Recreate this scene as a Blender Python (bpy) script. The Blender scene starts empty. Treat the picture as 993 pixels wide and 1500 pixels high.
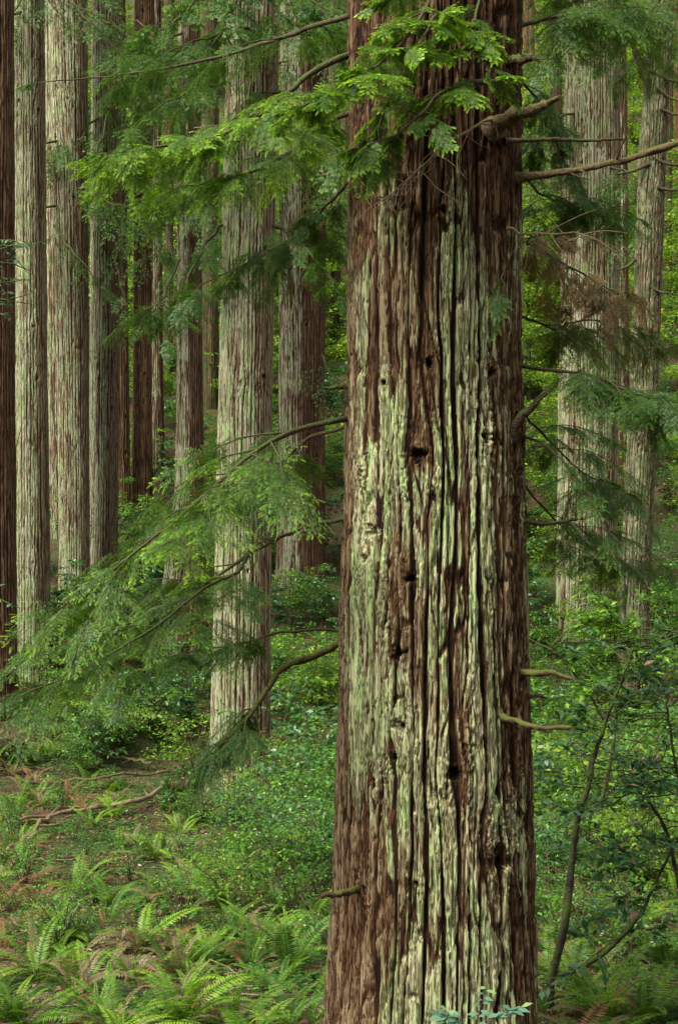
import bpy, math, random
import numpy as np

SC = bpy.context.scene
COL = SC.collection
F, CX, CY, CZ = 2060.0, 496.5, 750.0, 8.0      # focal length in photo pixels, picture centre, eye height
TAU = 2 * math.pi


def P(px, py, d):
    return np.array([(px - CX) / F * d, d, CZ - (py - CY) / F * d])


def sm(a, b, x):
    t = np.clip((x - a) / (b - a), 0, 1)
    return t * t * (3 - 2 * t)


# ------------------------------------------------------------------ noise
def hsh(i, j, s):
    with np.errstate(over='ignore'):
        n = (i.astype(np.int64) * 374761393 + j.astype(np.int64) * 668265263 + s * 974711) & 0x7fffffff
        n = ((n ^ (n >> 13)) * 1274126177) & 0x7fffffff
        n = ((n ^ (n >> 16)) * 2246822519) & 0x7fffffff
        n = n ^ (n >> 15)
    return (n & 0xffffff) / float(0x1000000)


def gn(x, y, s, per=None):
    xi = np.floor(x); yi = np.floor(y)
    fx = x - xi; fy = y - yi
    xi = xi.astype(np.int64); yi = yi.astype(np.int64)
    x1 = xi + 1
    if per:
        xi = xi % per; x1 = x1 % per

    def g(ix, iy, dx, dy):
        a = hsh(ix, iy, s) * TAU
        return np.cos(a) * dx + np.sin(a) * dy
    u = fx * fx * fx * (fx * (fx * 6 - 15) + 10)
    v = fy * fy * fy * (fy * (fy * 6 - 15) + 10)
    a = g(xi, yi, fx, fy); b = g(x1, yi, fx - 1, fy)
    c = g(xi, yi + 1, fx, fy - 1); d = g(x1, yi + 1, fx - 1, fy - 1)
    return ((a + (b - a) * u) * (1 - v) + (c + (d - c) * u) * v) * 1.4


def worley(x, y, s, per=None):
    xi = np.floor(x).astype(np.int64); yi = np.floor(y).astype(np.int64)
    f1 = np.full(x.shape, 9.0); f2 = np.full(x.shape, 9.0); idr = np.zeros(x.shape)
    for di in (-1, 0, 1):
        for dj in (-1, 0, 1):
            cx = xi + di; cy = yi + dj
            wx = cx % per if per else cx
            px = cx + 0.1 + 0.8 * hsh(wx, cy, s); py = cy + hsh(wx, cy, s + 7)
            d = np.sqrt((x - px) ** 2 + (y - py) ** 2)
            r = hsh(wx, cy, s + 13)
            near = d < f1
            f2 = np.where(near, f1, np.minimum(f2, d))
            idr = np.where(near, r, idr)
            f1 = np.where(near, d, f1)
    return f1, f2, idr


# ------------------------------------------------------------------ terrain
_ys = np.array([-60, -12, 0, 3, 8, 12, 14, 20, 28, 36, 42, 50, 58, 70, 90, 120, 160, 220.])
_zs = np.array([22, 2.5, -1.65, -2.7, -4.1, -5.0, -5.35, -6.0, -6.7, -7.25, -7.0, -5.6, -2.8, 2.5, 13, 33, 60, 100.])
_yd = np.linspace(-60, 220, 1400)
_zd = np.interp(_yd, _ys, _zs)
_zd = np.convolve(np.pad(_zd, 10, mode='edge'), np.ones(21) / 21, mode='valid')


def ground(x, y):
    x = np.asarray(x, float); y = np.asarray(y, float)
    z = np.interp(y, _yd, _zd) + CZ
    z = z + 0.14 * np.clip(x, 0, 13) * sm(26, 50, y) + 0.05 * np.clip(-x - 4, 0, 10) * sm(24, 45, y)
    z = z + 0.22 * gn(x * .35, y * .35, 3) + 0.09 * gn(x * 1.1, y * 1.1, 4)
    return z


def hit(px, py, d0=9.0):
    ds = np.arange(d0, 150, .15)
    X = (px - CX) / F * ds; Z = CZ - (py - CY) / F * ds
    k = np.nonzero(Z <= ground(X, ds))[0]
    d = ds[k[0]] if len(k) else 150.0
    x = (px - CX) / F * d
    return np.array([x, d, float(ground(x, d))])


# ------------------------------------------------------------------ mesh helpers
def mk(name, V, Q=None, T=None, mat=None, attrs=None, smooth=False, parent=None, origin=None):
    V = np.asarray(V, float)
    if origin is not None:
        V = V - np.asarray(origin)
    me = bpy.data.meshes.new(name)
    nq = 0 if Q is None else len(Q); nt = 0 if T is None else len(T)
    me.vertices.add(len(V)); me.vertices.foreach_set('co', V.astype(np.float32).ravel())
    idx = []
    if nq: idx.append(np.asarray(Q, np.int32).ravel())
    if nt: idx.append(np.asarray(T, np.int32).ravel())
    idx = np.concatenate(idx)
    me.loops.add(len(idx)); me.loops.foreach_set('vertex_index', idx)
    st = np.concatenate([np.arange(nq) * 4, nq * 4 + np.arange(nt) * 3]).astype(np.int32)
    me.polygons.add(nq + nt); me.polygons.foreach_set('loop_start', st)
    me.update(calc_edges=True)
    for k, a in (attrs or {}).items():
        at = me.attributes.new(k, 'FLOAT', 'POINT')
        at.data.foreach_set('value', np.asarray(a, np.float32))
    if smooth: me.shade_smooth()
    if mat: me.materials.append(mat)
    o = bpy.data.objects.new(name, me); COL.objects.link(o)
    if parent is not None: o.parent = parent
    return o


class MB:
    """collects vertex / face arrays and builds them as one mesh object"""
    def __init__(self):
        self.V = []; self.Q = []; self.T = []; self.A = {}; self.n = 0

    def add(self, V, Q=None, T=None, **at):
        V = np.asarray(V, float).reshape(-1, 3)
        self.V.append(V)
        if Q is not None: self.Q.append(np.asarray(Q) + self.n)
        if T is not None: self.T.append(np.asarray(T) + self.n)
        for k in set(list(at) + list(self.A)):
            self.A.setdefault(k, [np.zeros(self.n)] if self.n else [])
            v = at.get(k, 0.0)
            self.A[k].append(np.full(len(V), v) if np.isscalar(v) else np.asarray(v))
        self.n += len(V)

    def tube(self, pts, rad, sides=6, lump=0.0, seed=0, **at):
        pts = np.asarray(pts, float); n = len(pts)
        rad = np.full(n, rad) if np.isscalar(rad) else np.asarray(rad, float)
        t = np.gradient(pts, axis=0); t /= np.linalg.norm(t, axis=1)[:, None] + 1e-9
        a = np.array([0, 0, 1.]) if abs(t[0, 2]) < .9 else np.array([1., 0, 0])
        N = np.zeros_like(pts); B = np.zeros_like(pts)
        nrm = np.cross(t[0], a)
        for i in range(n):
            nrm = nrm - t[i] * np.dot(nrm, t[i]); nrm /= np.linalg.norm(nrm) + 1e-9
            N[i] = nrm; B[i] = np.cross(t[i], nrm)
        th = np.arange(sides) / sides * TAU
        r = rad[:, None] * np.ones(sides)
        if lump:
            r = r * (1 + lump * gn(np.arange(n)[:, None] * .6 + th * 0, th[None, :] * 1.3 + np.zeros((n, 1)), 50 + seed))
        V = pts[:, None] + r[..., None] * (np.cos(th)[None, :, None] * N[:, None] + np.sin(th)[None, :, None] * B[:, None])
        i = np.arange(n - 1)[:, None]; j = np.arange(sides)[None]
        Q = np.stack([i * sides + j, i * sides + (j + 1) % sides, (i + 1) * sides + (j + 1) % sides, (i + 1) * sides + j], -1).reshape(-1, 4)
        V = np.concatenate([V.reshape(-1, 3), pts[-1:] + t[-1] * rad[-1] * .5])
        k = (n - 1) * sides
        T = np.stack([k + np.arange(sides), k + (np.arange(sides) + 1) % sides, np.full(sides, n * sides)], -1)
        self.add(V, Q, T, **at)

    def leaves(self, p, d, nrm, L, W, fold=.12, **at):
        """diamond leaves folded along the midrib; p base, d direction, nrm normal (all N x 3)"""
        n = len(p)
        if n == 0: return
        L = np.broadcast_to(L, (n,))[:, None]; W = np.broadcast_to(W, (n,))[:, None]
        s = np.cross(nrm, d); s /= np.linalg.norm(s, axis=1)[:, None] + 1e-9
        up = np.cross(d, s)
        m = p + d * L * .45 + up * (fold * W)
        V = np.stack([p, m - s * W * .5, p + d * L, m + s * W * .5], 1).reshape(-1, 3)
        Q = (np.arange(n) * 4)[:, None] + np.array([0, 1, 2, 3])
        at = {k: (np.repeat(v, 4) if not np.isscalar(v) else v) for k, v in at.items()}
        self.add(V, Q, **at)

    def build(self, name, mat, parent=None, origin=None, smooth=False):
        A = {k: np.concatenate(v) for k, v in self.A.items()}
        return mk(name, np.concatenate(self.V), np.concatenate(self.Q) if self.Q else None,
                  np.concatenate(self.T) if self.T else None, mat, A, smooth, parent, origin)


def curve(pts, n=24, wob=0.0, rng=None):
    """Catmull-Rom through control points"""
    p = np.asarray(pts, float)
    if len(p) == 2: p = np.stack([p[0], (p[0] + p[1]) / 2, p[1]])
    e = np.concatenate([[2 * p[0] - p[1]], p, [2 * p[-1] - p[-2]]])
    u = np.linspace(0, len(p) - 1 - 1e-6, n); k = u.astype(int); t = (u - k)[:, None]
    a, b, c, d = e[k], e[k + 1], e[k + 2], e[k + 3]
    o = .5 * (2 * b + (c - a) * t + (2 * a - 5 * b + 4 * c - d) * t ** 2 + (3 * b - a - 3 * c + d) * t ** 3)
    if wob and rng is not None:
        w = rng.normal(0, wob, (n, 3)); w = (w + np.roll(w, 1, 0) + np.roll(w, -1, 0)) / 3; w[0] = 0
        o = o + w
    return o


def unit(v):
    return v / (np.linalg.norm(v, axis=-1, keepdims=True) + 1e-9)


def tag(o, label=None, cat=None, group=None, kind=None):
    if label: o['label'] = label
    if cat: o['category'] = cat
    if group: o['group'] = group
    if kind: o['kind'] = kind
    return o


def empty(name, loc, label=None, cat=None, group=None):
    o = bpy.data.objects.new(name, None); COL.objects.link(o)
    o.location = tuple(float(v) for v in loc); o.empty_display_size = .3
    return tag(o, label, cat, group)


def copy_tree(o, parent=None):
    c = o.copy(); COL.objects.link(c)
    if parent is not None: c.parent = parent
    for ch in list(o.children): copy_tree(ch, c)
    return c


# ------------------------------------------------------------------ materials
def newmat(name):
    m = bpy.data.materials.new(name); m.use_nodes = True
    nt = m.node_tree; nt.nodes.clear()
    out = nt.nodes.new('ShaderNodeOutputMaterial')
    return m, nt, out


def N(nt, t, **kw):
    n = nt.nodes.new('ShaderNode' + t)
    for k, v in kw.items():
        if k in n.inputs: n.inputs[k].default_value = v
        else: setattr(n, k, v)
    return n


def mixc(nt, fac, a, b, blend='MIX'):
    n = nt.nodes.new('ShaderNodeMix'); n.data_type = 'RGBA'; n.blend_type = blend
    for s, v in ((0, fac), (6, a), (7, b)):
        if isinstance(v, bpy.types.NodeSocket): nt.links.new(v, n.inputs[s])
        elif s == 0: n.inputs[0].default_value = v
        else: n.inputs[s].default_value = (*v, 1)
    return n.outputs[2]


def math_(nt, op, a, b=None, clamp=False):
    n = nt.nodes.new('ShaderNodeMath'); n.operation = op; n.use_clamp = clamp
    for i, v in enumerate((a, b)):
        if v is None: continue
        if isinstance(v, bpy.types.NodeSocket): nt.links.new(v, n.inputs[i])
        else: n.inputs[i].default_value = v
    return n.outputs[0]


def ramp(nt, fac, stops):
    r = nt.nodes.new('ShaderNodeValToRGB'); cr = r.color_ramp
    while len(cr.elements) > 1: cr.elements.remove(cr.elements[0])
    for i, (p, c) in enumerate(stops):
        e = cr.elements[0] if i == 0 else cr.elements.new(p)
        e.position = p; e.color = (*c, 1) if len(c) == 3 else c
    nt.links.new(fac, r.inputs[0])
    return r.outputs[0]


def noise(nt, co, scale, detail=3, sc=(1, 1, 1), rough=.55):
    mp = nt.nodes.new('ShaderNodeMapping'); mp.inputs['Scale'].default_value = sc
    nt.links.new(co, mp.inputs[0])
    n = N(nt, 'TexNoise', Scale=scale, Detail=detail, Roughness=rough)
    nt.links.new(mp.outputs[0], n.inputs['Vector'])
    return n.outputs[0]


def attr(nt, name):
    a = nt.nodes.new('ShaderNodeAttribute'); a.attribute_name = name
    return a.outputs['Fac']


def bark_mat(name, stops, lich_a, lich_b, bump=.6, fine=1.0, moss=(.05, .075, .02), mossy=0.0):
    m, nt, out = newmat(name)
    co = nt.nodes.new('ShaderNodeTexCoord').outputs['Object']
    h = attr(nt, 'h'); li = attr(nt, 'lich')
    fib = noise(nt, co, 42 * fine, 5, (1, 1, .06), .65)
    blot = noise(nt, co, 5 * fine, 4, (1, 1, .35))
    speck = noise(nt, co, 60 * fine, 3, (1, 1, .18), .7)
    fin = noise(nt, co, 95 * fine, 3, (1, 1, .05), .6)
    ck = math_(nt, 'ABSOLUTE', math_(nt, 'SUBTRACT', noise(nt, co, 26 * fine, 5, (1, 1, .085), .65), .5))
    ck = ramp(nt, ck, [(.0, (0, 0, 0)), (.05, (1, 1, 1))])
    f = math_(nt, 'ADD', h, math_(nt, 'MULTIPLY', math_(nt, 'SUBTRACT', fib, .5), .75))
    f = math_(nt, 'SUBTRACT', f, math_(nt, 'MULTIPLY', math_(nt, 'SUBTRACT', 1.0, ck), .45))
    f = math_(nt, 'ADD', f, math_(nt, 'MULTIPLY', math_(nt, 'SUBTRACT', fin, .5), .6))
    base = ramp(nt, f, stops)
    base = mixc(nt, math_(nt, 'MULTIPLY', blot, .5), base, mixc(nt, 1.0, base, (.72, .55, .38), 'MULTIPLY'))
    lc = mixc(nt, ramp(nt, noise(nt, co, 7 * fine, 4, (1, 1, .25)), [(.38, (0, 0, 0)), (.62, (1, 1, 1))]), lich_a, lich_b)
    lc = mixc(nt, ramp(nt, math_(nt, 'ADD', math_(nt, 'MULTIPLY', speck, .5), math_(nt, 'MULTIPLY', fin, .5)), [(.36, (1, 1, 1)), (.5, (0, 0, 0))]), lc, mixc(nt, 1.0, lc, (.40, .33, .26), 'MULTIPLY'))
    lf = math_(nt, 'ADD', li, math_(nt, 'MULTIPLY', math_(nt, 'SUBTRACT', fib, .5), 1.1))
    lf = ramp(nt, lf, [(.3, (0, 0, 0)), (.6, (1, 1, 1))])
    lf = math_(nt, 'MULTIPLY', lf, ramp(nt, li, [(.03, (0, 0, 0)), (.2, (1, 1, 1))]))
    lf = math_(nt, 'MULTIPLY', lf, math_(nt, 'ADD', math_(nt, 'MULTIPLY', ck, .92), .08))
    c = mixc(nt, lf, base, lc)
    oi = nt.nodes.new('ShaderNodeObjectInfo').outputs['Random']
    c = mixc(nt, 1.0, c, ramp(nt, oi, [(0, (.82, .80, .80)), (.5, (.98, .96, .89)), (1, (1.08, 1.08, 1.0))]), 'MULTIPLY')
    if mossy:
        mf = math_(nt, 'MULTIPLY', ramp(nt, noise(nt, co, 2.2, 4), [(.4, (0, 0, 0)), (.6, (1, 1, 1))]), mossy)
        c = mixc(nt, mf, c, moss)
    b = N(nt, 'BsdfPrincipled', Roughness=.9)
    b.inputs['Specular IOR Level'].default_value = .2
    nt.links.new(c, b.inputs['Base Color'])
    bp = N(nt, 'Bump', Strength=bump, Distance=.012 / fine)
    nt.links.new(math_(nt, 'ADD', math_(nt, 'ADD', math_(nt, 'ADD', fib, fin), ck), math_(nt, 'MULTIPLY', speck, .4)), bp.inputs['Height'])
    nt.links.new(bp.outputs[0], b.inputs['Normal'])
    nt.links.new(b.outputs[0], out.inputs[0])
    return m


def leaf_mat(name, dark, light, fresh, trans=.3, rough=.45, spec=.4, objvar=.3, dead=None):
    """var: per-leaf random 0..1, tip: new growth 0..1, dry: withered 0..1"""
    m, nt, out = newmat(name)
    var = attr(nt, 'var'); tip = attr(nt, 'tip'); dry = attr(nt, 'dry')
    oi = nt.nodes.new('ShaderNodeObjectInfo').outputs['Random']
    v = math_(nt, 'ADD', math_(nt, 'MULTIPLY', var, 1 - objvar), math_(nt, 'MULTIPLY', oi, objvar))
    c = mixc(nt, v, dark, light)
    c = mixc(nt, tip, c, fresh)
    c = mixc(nt, dry, c, dead or (.25, .135, .06))
    b = N(nt, 'BsdfPrincipled', Roughness=rough)
    b.inputs['Specular IOR Level'].default_value = spec
    nt.links.new(c, b.inputs['Base Color'])
    tr = nt.nodes.new('ShaderNodeBsdfTranslucent')
    tc = mixc(nt, 1.0, c, (1.25, 1.3, .55), 'MULTIPLY')
    nt.links.new(tc, tr.inputs[0])
    mx = nt.nodes.new('ShaderNodeMixShader'); mx.inputs[0].default_value = trans
    nt.links.new(b.outputs[0], mx.inputs[1]); nt.links.new(tr.outputs[0], mx.inputs[2])
    nt.links.new(mx.outputs[0], out.inputs[0])
    return m


def wood_mat(name, a, b_, moss=None, mossamt=0.0, scale=14):
    m, nt, out = newmat(name)
    co = nt.nodes.new('ShaderNodeTexCoord').outputs['Object']
    n1 = noise(nt, co, scale, 4); n2 = noise(nt, co, scale * 4, 3)
    c = mixc(nt, ramp(nt, math_(nt, 'ADD', math_(nt, 'MULTIPLY', n1, .55), math_(nt, 'MULTIPLY', n2, .45)), [(.35, (0, 0, 0)), (.65, (1, 1, 1))]), a, b_)
    if moss:
        nz = nt.nodes.new('ShaderNodeNewGeometry')
        sep = nt.nodes.new('ShaderNodeSeparateXYZ'); nt.links.new(nz.outputs['Normal'], sep.inputs[0])
        mf = math_(nt, 'ADD', math_(nt, 'MULTIPLY', sep.outputs[2], .35), math_(nt, 'SUBTRACT', noise(nt, co, 5, 4), .55 - mossamt))
        c = mixc(nt, ramp(nt, mf, [(.0, (0, 0, 0)), (.25, (1, 1, 1))]), c, moss)
    b = N(nt, 'BsdfPrincipled', Roughness=.88); b.inputs['Specular IOR Level'].default_value = .2
    nt.links.new(c, b.inputs['Base Color'])
    bp = N(nt, 'Bump', Strength=.9, Distance=.018); nt.links.new(math_(nt, 'ADD', n2, n1), bp.inputs['Height'])
    nt.links.new(bp.outputs[0], b.inputs['Normal'])
    nt.links.new(b.outputs[0], out.inputs[0])
    return m


RED = [(0.0, (.012, .005, .0025)), (.22, (.046, .019, .007)), (.42, (.092, .042, .016)), (.62, (.150, .096, .050)), (.85, (.265, .205, .125))]
PAL = [(0.0, (.028, .015, .010)), (.2, (.062, .030, .016)), (.42, (.115, .066, .038)), (.62, (.18, .137, .088)), (.9, (.255, .225, .15))]
BRN = [(0.0, (.018, .009, .004)), (.3, (.052, .025, .012)), (.55, (.092, .049, .025)), (.8, (.14, .085, .048)), (1., (.19, .13, .08))]
M = {}
M['bark_main'] = bark_mat('redwood_bark_near', RED, (.46, .445, .265), (.36, .485, .205), .8, 1.0)
M['bark_pale'] = bark_mat('redwood_bark_pale', PAL, (.365, .36, .25), (.28, .365, .18), .6, .6)
M['bark_brown'] = bark_mat('redwood_bark_brown', BRN, (.36, .32, .24), (.30, .37, .22), .6, .6)
M['bark_fir'] = bark_mat('fir_bark_lichen', PAL, (.34, .34, .22), (.28, .33, .15), .8, .8, mossy=.65)
M['bark_moss'] = bark_mat('mossy_bark', BRN, (.2, .2, .1), (.1, .13, .05), .8, .8, mossy=.85)
M['needle'] = leaf_mat('redwood_needles', (.022, .070, .012), (.085, .190, .030), (.34, .58, .03), .32, .42, .35)
M['needle_far'] = leaf_mat('redwood_needles_far', (.022, .075, .010), (.085, .19, .022), (.26, .44, .035), .35, .45, .35)
M['leaf_hill'] = leaf_mat('slope_leaves', (.065, .15, .014), (.22, .36, .035), (.52, .62, .10), .45, .5, .35, .45)
M['leaf_bush'] = leaf_mat('shrub_leaves', (.036, .120, .014), (.11, .26, .032), (.28, .48, .04), .34, .38, .5, .35, (.36, .22, .15))
M['leaf_bush_yellow'] = leaf_mat('yellow_green_shrub_leaves', (.06, .14, .012), (.17, .30, .03), (.36, .50, .05), .38, .45, .35, .35, (.36, .22, .15))
M['leaf_bush_dark'] = leaf_mat('dark_shrub_leaves', (.022, .075, .020), (.06, .155, .05), (.18, .34, .06), .28, .36, .5, .35, (.36, .22, .15))
M['leaf_glossy'] = leaf_mat('glossy_dark_leaves', (.028, .085, .022), (.07, .17, .05), (.16, .30, .06), .22, .3, .6, .2, (.38, .22, .15))
M['leaf_blue'] = leaf_mat('bluish_leaves', (.07, .16, .10), (.13, .24, .15), (.22, .34, .10), .25, .4, .5, .2)
M['fern'] = leaf_mat('fern_fronds', (.026, .085, .009), (.085, .205, .020), (.30, .50, .025), .36, .45, .35, .4, (.26, .19, .10))
M['dead_fern'] = leaf_mat('withered_fern_fronds', (.15, .07, .03), (.27, .15, .07), (.3, .2, .1), .2, .7, .1, .3)
M['oxalis'] = leaf_mat('clover_leaves', (.020, .075, .009), (.056, .16, .022), (.17, .36, .04), .3, .5, .3, 0)
M['litter'] = leaf_mat('dry_leaf_litter', (.10, .045, .022), (.24, .13, .075), (.48, .33, .25), .05, .8, .1, 0)
M['twig'] = wood_mat('twig_wood', (.055, .032, .020), (.13, .085, .055))
M['twig_pale'] = wood_mat('pale_dead_twig_wood', (.15, .10, .055), (.28, .20, .12))
M['limb'] = wood_mat('limb_wood', (.035, .020, .013), (.095, .058, .036), (.06, .085, .02), .0)
M['mosslimb'] = wood_mat('mossy_limb_wood', (.035, .022, .011), (.09, .056, .028), (.085, .095, .02), .06)
M['deadwood'] = wood_mat('weathered_dead_wood', (.055, .034, .017), (.13, .088, .046), (.09, .085, .025), .0, 9)
M['sapling'] = wood_mat('sapling_bark', (.022, .017, .012), (.065, .05, .035), (.08, .11, .02), .12)
M['soil'] = wood_mat('root_soil', (.05, .026, .015), (.12, .06, .035))

g_, nt, out = newmat('forest_floor')
co = nt.nodes.new('ShaderNodeTexCoord').outputs['Object']
c = ramp(nt, noise(nt, co, 9, 6, rough=.7), [(.3, (.028, .016, .010)), (.5, (.075, .042, .024)), (.62, (.14, .075, .045)), (.75, (.22, .14, .10))])
c = mixc(nt, ramp(nt, noise(nt, co, .5, 5, rough=.65), [(.42, (0, 0, 0)), (.6, (1, 1, 1))]), c,
         ramp(nt, noise(nt, co, 14, 4, rough=.7), [(.35, (.018, .035, .010)), (.65, (.07, .12, .03))]))
b = N(nt, 'BsdfPrincipled', Roughness=.95); b.inputs['Specular IOR Level'].default_value = .15
nt.links.new(c, b.inputs['Base Color'])
bp = N(nt, 'Bump', Strength=1.0, Distance=.05); nt.links.new(noise(nt, co, 22, 5, rough=.7), bp.inputs['Height'])
nt.links.new(bp.outputs[0], b.inputs['Normal']); nt.links.new(b.outputs[0], out.inputs[0])
M['ground'] = g_

# ------------------------------------------------------------------ ground sheet
gx = np.concatenate([np.linspace(-150, -26, 30, endpoint=False), np.linspace(-26, 26, 240), np.linspace(26, 150, 31)[1:]])
gy = np.concatenate([np.linspace(-60, 8, 40, endpoint=False), np.linspace(8, 60, 240), np.linspace(60, 215, 120)[1:]])
GX, GY = np.meshgrid(gx, gy)
V = np.stack([GX, GY, ground(GX, GY)], -1).reshape(-1, 3)
nx, ny = len(gx), len(gy)
i = np.arange(ny - 1)[:, None] * nx + np.arange(nx - 1)[None]
tag(mk('ground', V, np.stack([i, i + 1, i + nx + 1, i + nx], -1).reshape(-1, 4), None, M['ground'], smooth=True), kind='structure')


# ------------------------------------------------------------------ trunks
def bark_field(TH, Z, R, seed, cell, zl, knots, band_amt=1.0, wv=1.0):
    Nc = max(4, 2 * int(round(TAU * R / cell / 2)))
    U = (TH / TAU + .5) * Nc
    Y = Z / zl
    kw = np.zeros_like(U); hole = np.zeros_like(U)
    for (kt, kz, kr) in knots:
        du = (TH - kt) * R; dz = Z - kz
        e = np.exp(-((du / (kr * 1.9)) ** 2 + (dz / (kr * 4.0)) ** 2))
        U = U - du / R / TAU * Nc * .62 * e
        d = np.sqrt(du ** 2 + (dz * .9) ** 2) / kr
        d = d * (1 + .55 * gn(TH * R * 14, Z * 14, seed + 71)) + .35 * gn(TH * R * 34, Z * 34, seed + 72)
        kw = np.maximum(kw, np.exp(-(d / 1.35) ** 2)); hole = np.maximum(hole, sm(.85, .15, d))
    W = U + wv * .62 * gn(U * .5, Y * .40, seed, Nc // 2) + wv * .13 * gn(U * 1.5, Y * .9, seed + 1, Nc * 3 // 2) + .05 * gn(U * 5, Y * 4, seed + 2, Nc * 5)
    c1k1, c1k2, c1 = worley(W, Y * .6, seed + 3, Nc)
    si = np.floor(W); fr = W - si; tri = np.minimum(fr, 1 - fr) * 2
    gap = .10 + .34 * sm(-.25, .65, gn(W + .5, Y * .55, seed + 24, Nc))
    gap = gap * sm(-.75, -.45, gn(W * .5 + 7, Y * .9, seed + 25, Nc // 2))
    k1 = sm(gap * .6, gap + .07, tri + .07 * gn(W * 6, Y * 3, seed + 29, Nc * 6))
    nx_ = np.abs(gn(W * 1.0 + .6 * gn(W, Y * 1.2, seed + 26, Nc), Y * 1.0, seed + 14, Nc)); k1 = k1 * (.35 + .65 * sm(.0, .12, nx_))
    n2 = np.abs(gn(W * 3, Y * .95, seed + 15, Nc * 3)); k2 = sm(.0, .20, n2)
    n3 = np.abs(gn(W * 7, Y * 1.7, seed + 16, Nc * 7)); k3 = sm(.0, .24, n3)
    sw = (si % Nc).astype(np.int64)
    hs = hsh(sw, np.floor(Y * .8 + 5 * hsh(sw, sw * 0, seed + 19) + .25 * gn(W * 3, Y * 3, seed + 27, Nc * 3)).astype(np.int64), seed + 21)
    ks = 1.0
    g1, g2, c2 = worley(W * 5, Y * 2.6, seed + 5, Nc * 5); h3 = sm(.02, .18, g2 - g1)
    p1, p2, c4 = worley(W * 3 + .25 * gn(W * 5, Y * 5, seed + 31, Nc * 5), Y * 1.25, seed + 32, Nc * 3); h4 = sm(.0, .10, p2 - p1)
    fib = 1 - np.abs(gn(U * 15, Y * 2.4, seed + 6, Nc * 15)) * 2.0
    band = (1 - sm(.05, .15, np.abs(gn(W * .5 + 3.3, Y * .13, seed + 8, Nc // 2)))) * band_amt * .55
    H = k1 * (.26 + .05 * c1 + .12 * hs + .20 * c4 * h4 + .10 * h4 + .07 * k2 + .13 * k3 + .08 * c2 * h3) + .19 * fib
    H = H * (1 - .72 * band) + band * (.07 * fib + .10 * k3 + .08 * k2)
    wr = gn(TH * R * 15, Z * 22, seed + 11) + .6 * gn(TH * R * 34, Z * 48, seed + 12)
    H = H + kw * (.08 + .22 * wr + .12 * fib) - hole * .75
    ridge = np.clip(k1 * (.45 + .55 * k2) * (.65 + .35 * k3) * (.35 + .65 * h4) * (.40 + .85 * hs) * (.6 + .5 * c4) * (1 - band) * (1 - .7 * np.maximum(hole, kw * .55)), 0, 1)
    return H, ridge, hole, kw, c1, c2


def trunk(name, edges, d, z0, z1, mat, parent, origin, seed, ncf, nr, cell=.13, zl=1.1, amp=.06, knots=(), lich=None, flare=.25, band=1.0, wv=1.0, dark_bark=None):
    """edges: (py, left px, right px) list; z0..z1 world heights"""
    e = np.array(sorted(edges), float)
    ez = CZ - (e[:, 0] - CY) / F * d
    ec = (e[:, 1] + e[:, 2]) / 2; er = (e[:, 2] - e[:, 1]) / 2
    cxw = (ec - CX) / F * d; rw = er / F * d
    o = np.argsort(ez); ez, cxw, rw = ez[o], cxw[o], rw[o]
    lo = max(z0, CZ - (1540 - CY) / F * d); hi = min(z1, CZ + (CY + 40) / F * d)
    zz = [np.linspace(lo, hi, nr)]
    if z0 < lo - .05: zz.insert(0, np.linspace(z0, lo, 24, endpoint=False))
    if z1 > hi + .05: zz.append(np.linspace(hi, z1, 40)[1:])
    z = np.concatenate(zz)
    sl = (cxw[-1] - cxw[0]) / (ez[-1] - ez[0] + 1e-6)
    x = np.interp(z, ez, cxw) + np.where(z > ez[-1], (z - ez[-1]) * sl * .6, 0)
    r = np.interp(z, ez, rw)
    r = np.where(z > ez[-1], np.maximum(r * (1 - (z - ez[-1]) / 60), .1), r)
    th = np.concatenate([np.linspace(-math.pi, -1.72, ncf // 8, endpoint=False), np.linspace(-1.72, 1.72, ncf, endpoint=False), np.linspace(1.72, math.pi, ncf // 8, endpoint=False)])
    TH, Zg = np.meshgrid(th, z)
    Rm = float(rw.mean())
    H, ridge, hole, kw, c1, c2 = bark_field(TH, Zg, Rm, seed, cell, zl, knots, band, wv)
    fl = flare * np.exp(-np.clip(Zg - z0, 0, None) / .9)
    lob = 1 + fl * (1 + .5 * np.cos(5 * TH + seed) + .3 * np.cos(3 * TH + 2 * seed))
    RR = r[:, None] * lob * (1 + .02 * gn(TH * 1.0, Zg * .35, seed + 30)) + amp * (H - .55) - amp * .4 * hole
    V = np.stack([x[:, None] + RR * np.sin(TH), d - RR * np.cos(TH), Zg], -1)
    n, m = TH.shape
    i = np.arange(n - 1)[:, None]; j = np.arange(m)[None]
    Q = np.stack([i * m + j, i * m + (j + 1) % m, (i + 1) * m + (j + 1) % m, (i + 1) * m + j], -1).reshape(-1, 4)
    PY = CY - (Zg - CZ) * F / d
    lm = lich(np.sin(TH), np.cos(TH), PY) if lich else np.zeros_like(TH)
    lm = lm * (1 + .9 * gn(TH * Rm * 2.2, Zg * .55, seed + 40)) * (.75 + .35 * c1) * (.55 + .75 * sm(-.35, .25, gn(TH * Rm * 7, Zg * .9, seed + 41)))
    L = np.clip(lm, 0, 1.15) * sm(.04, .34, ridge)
    hcol = np.clip(H * 1.05 - .25 * hole, 0, 1)
    if dark_bark is not None: hcol = hcol * (1 - dark_bark(np.sin(TH), PY))
    return mk(name, V.reshape(-1, 3), Q, None, mat, {'h': hcol.ravel(), 'lich': L.ravel()}, True, parent, origin)


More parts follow.
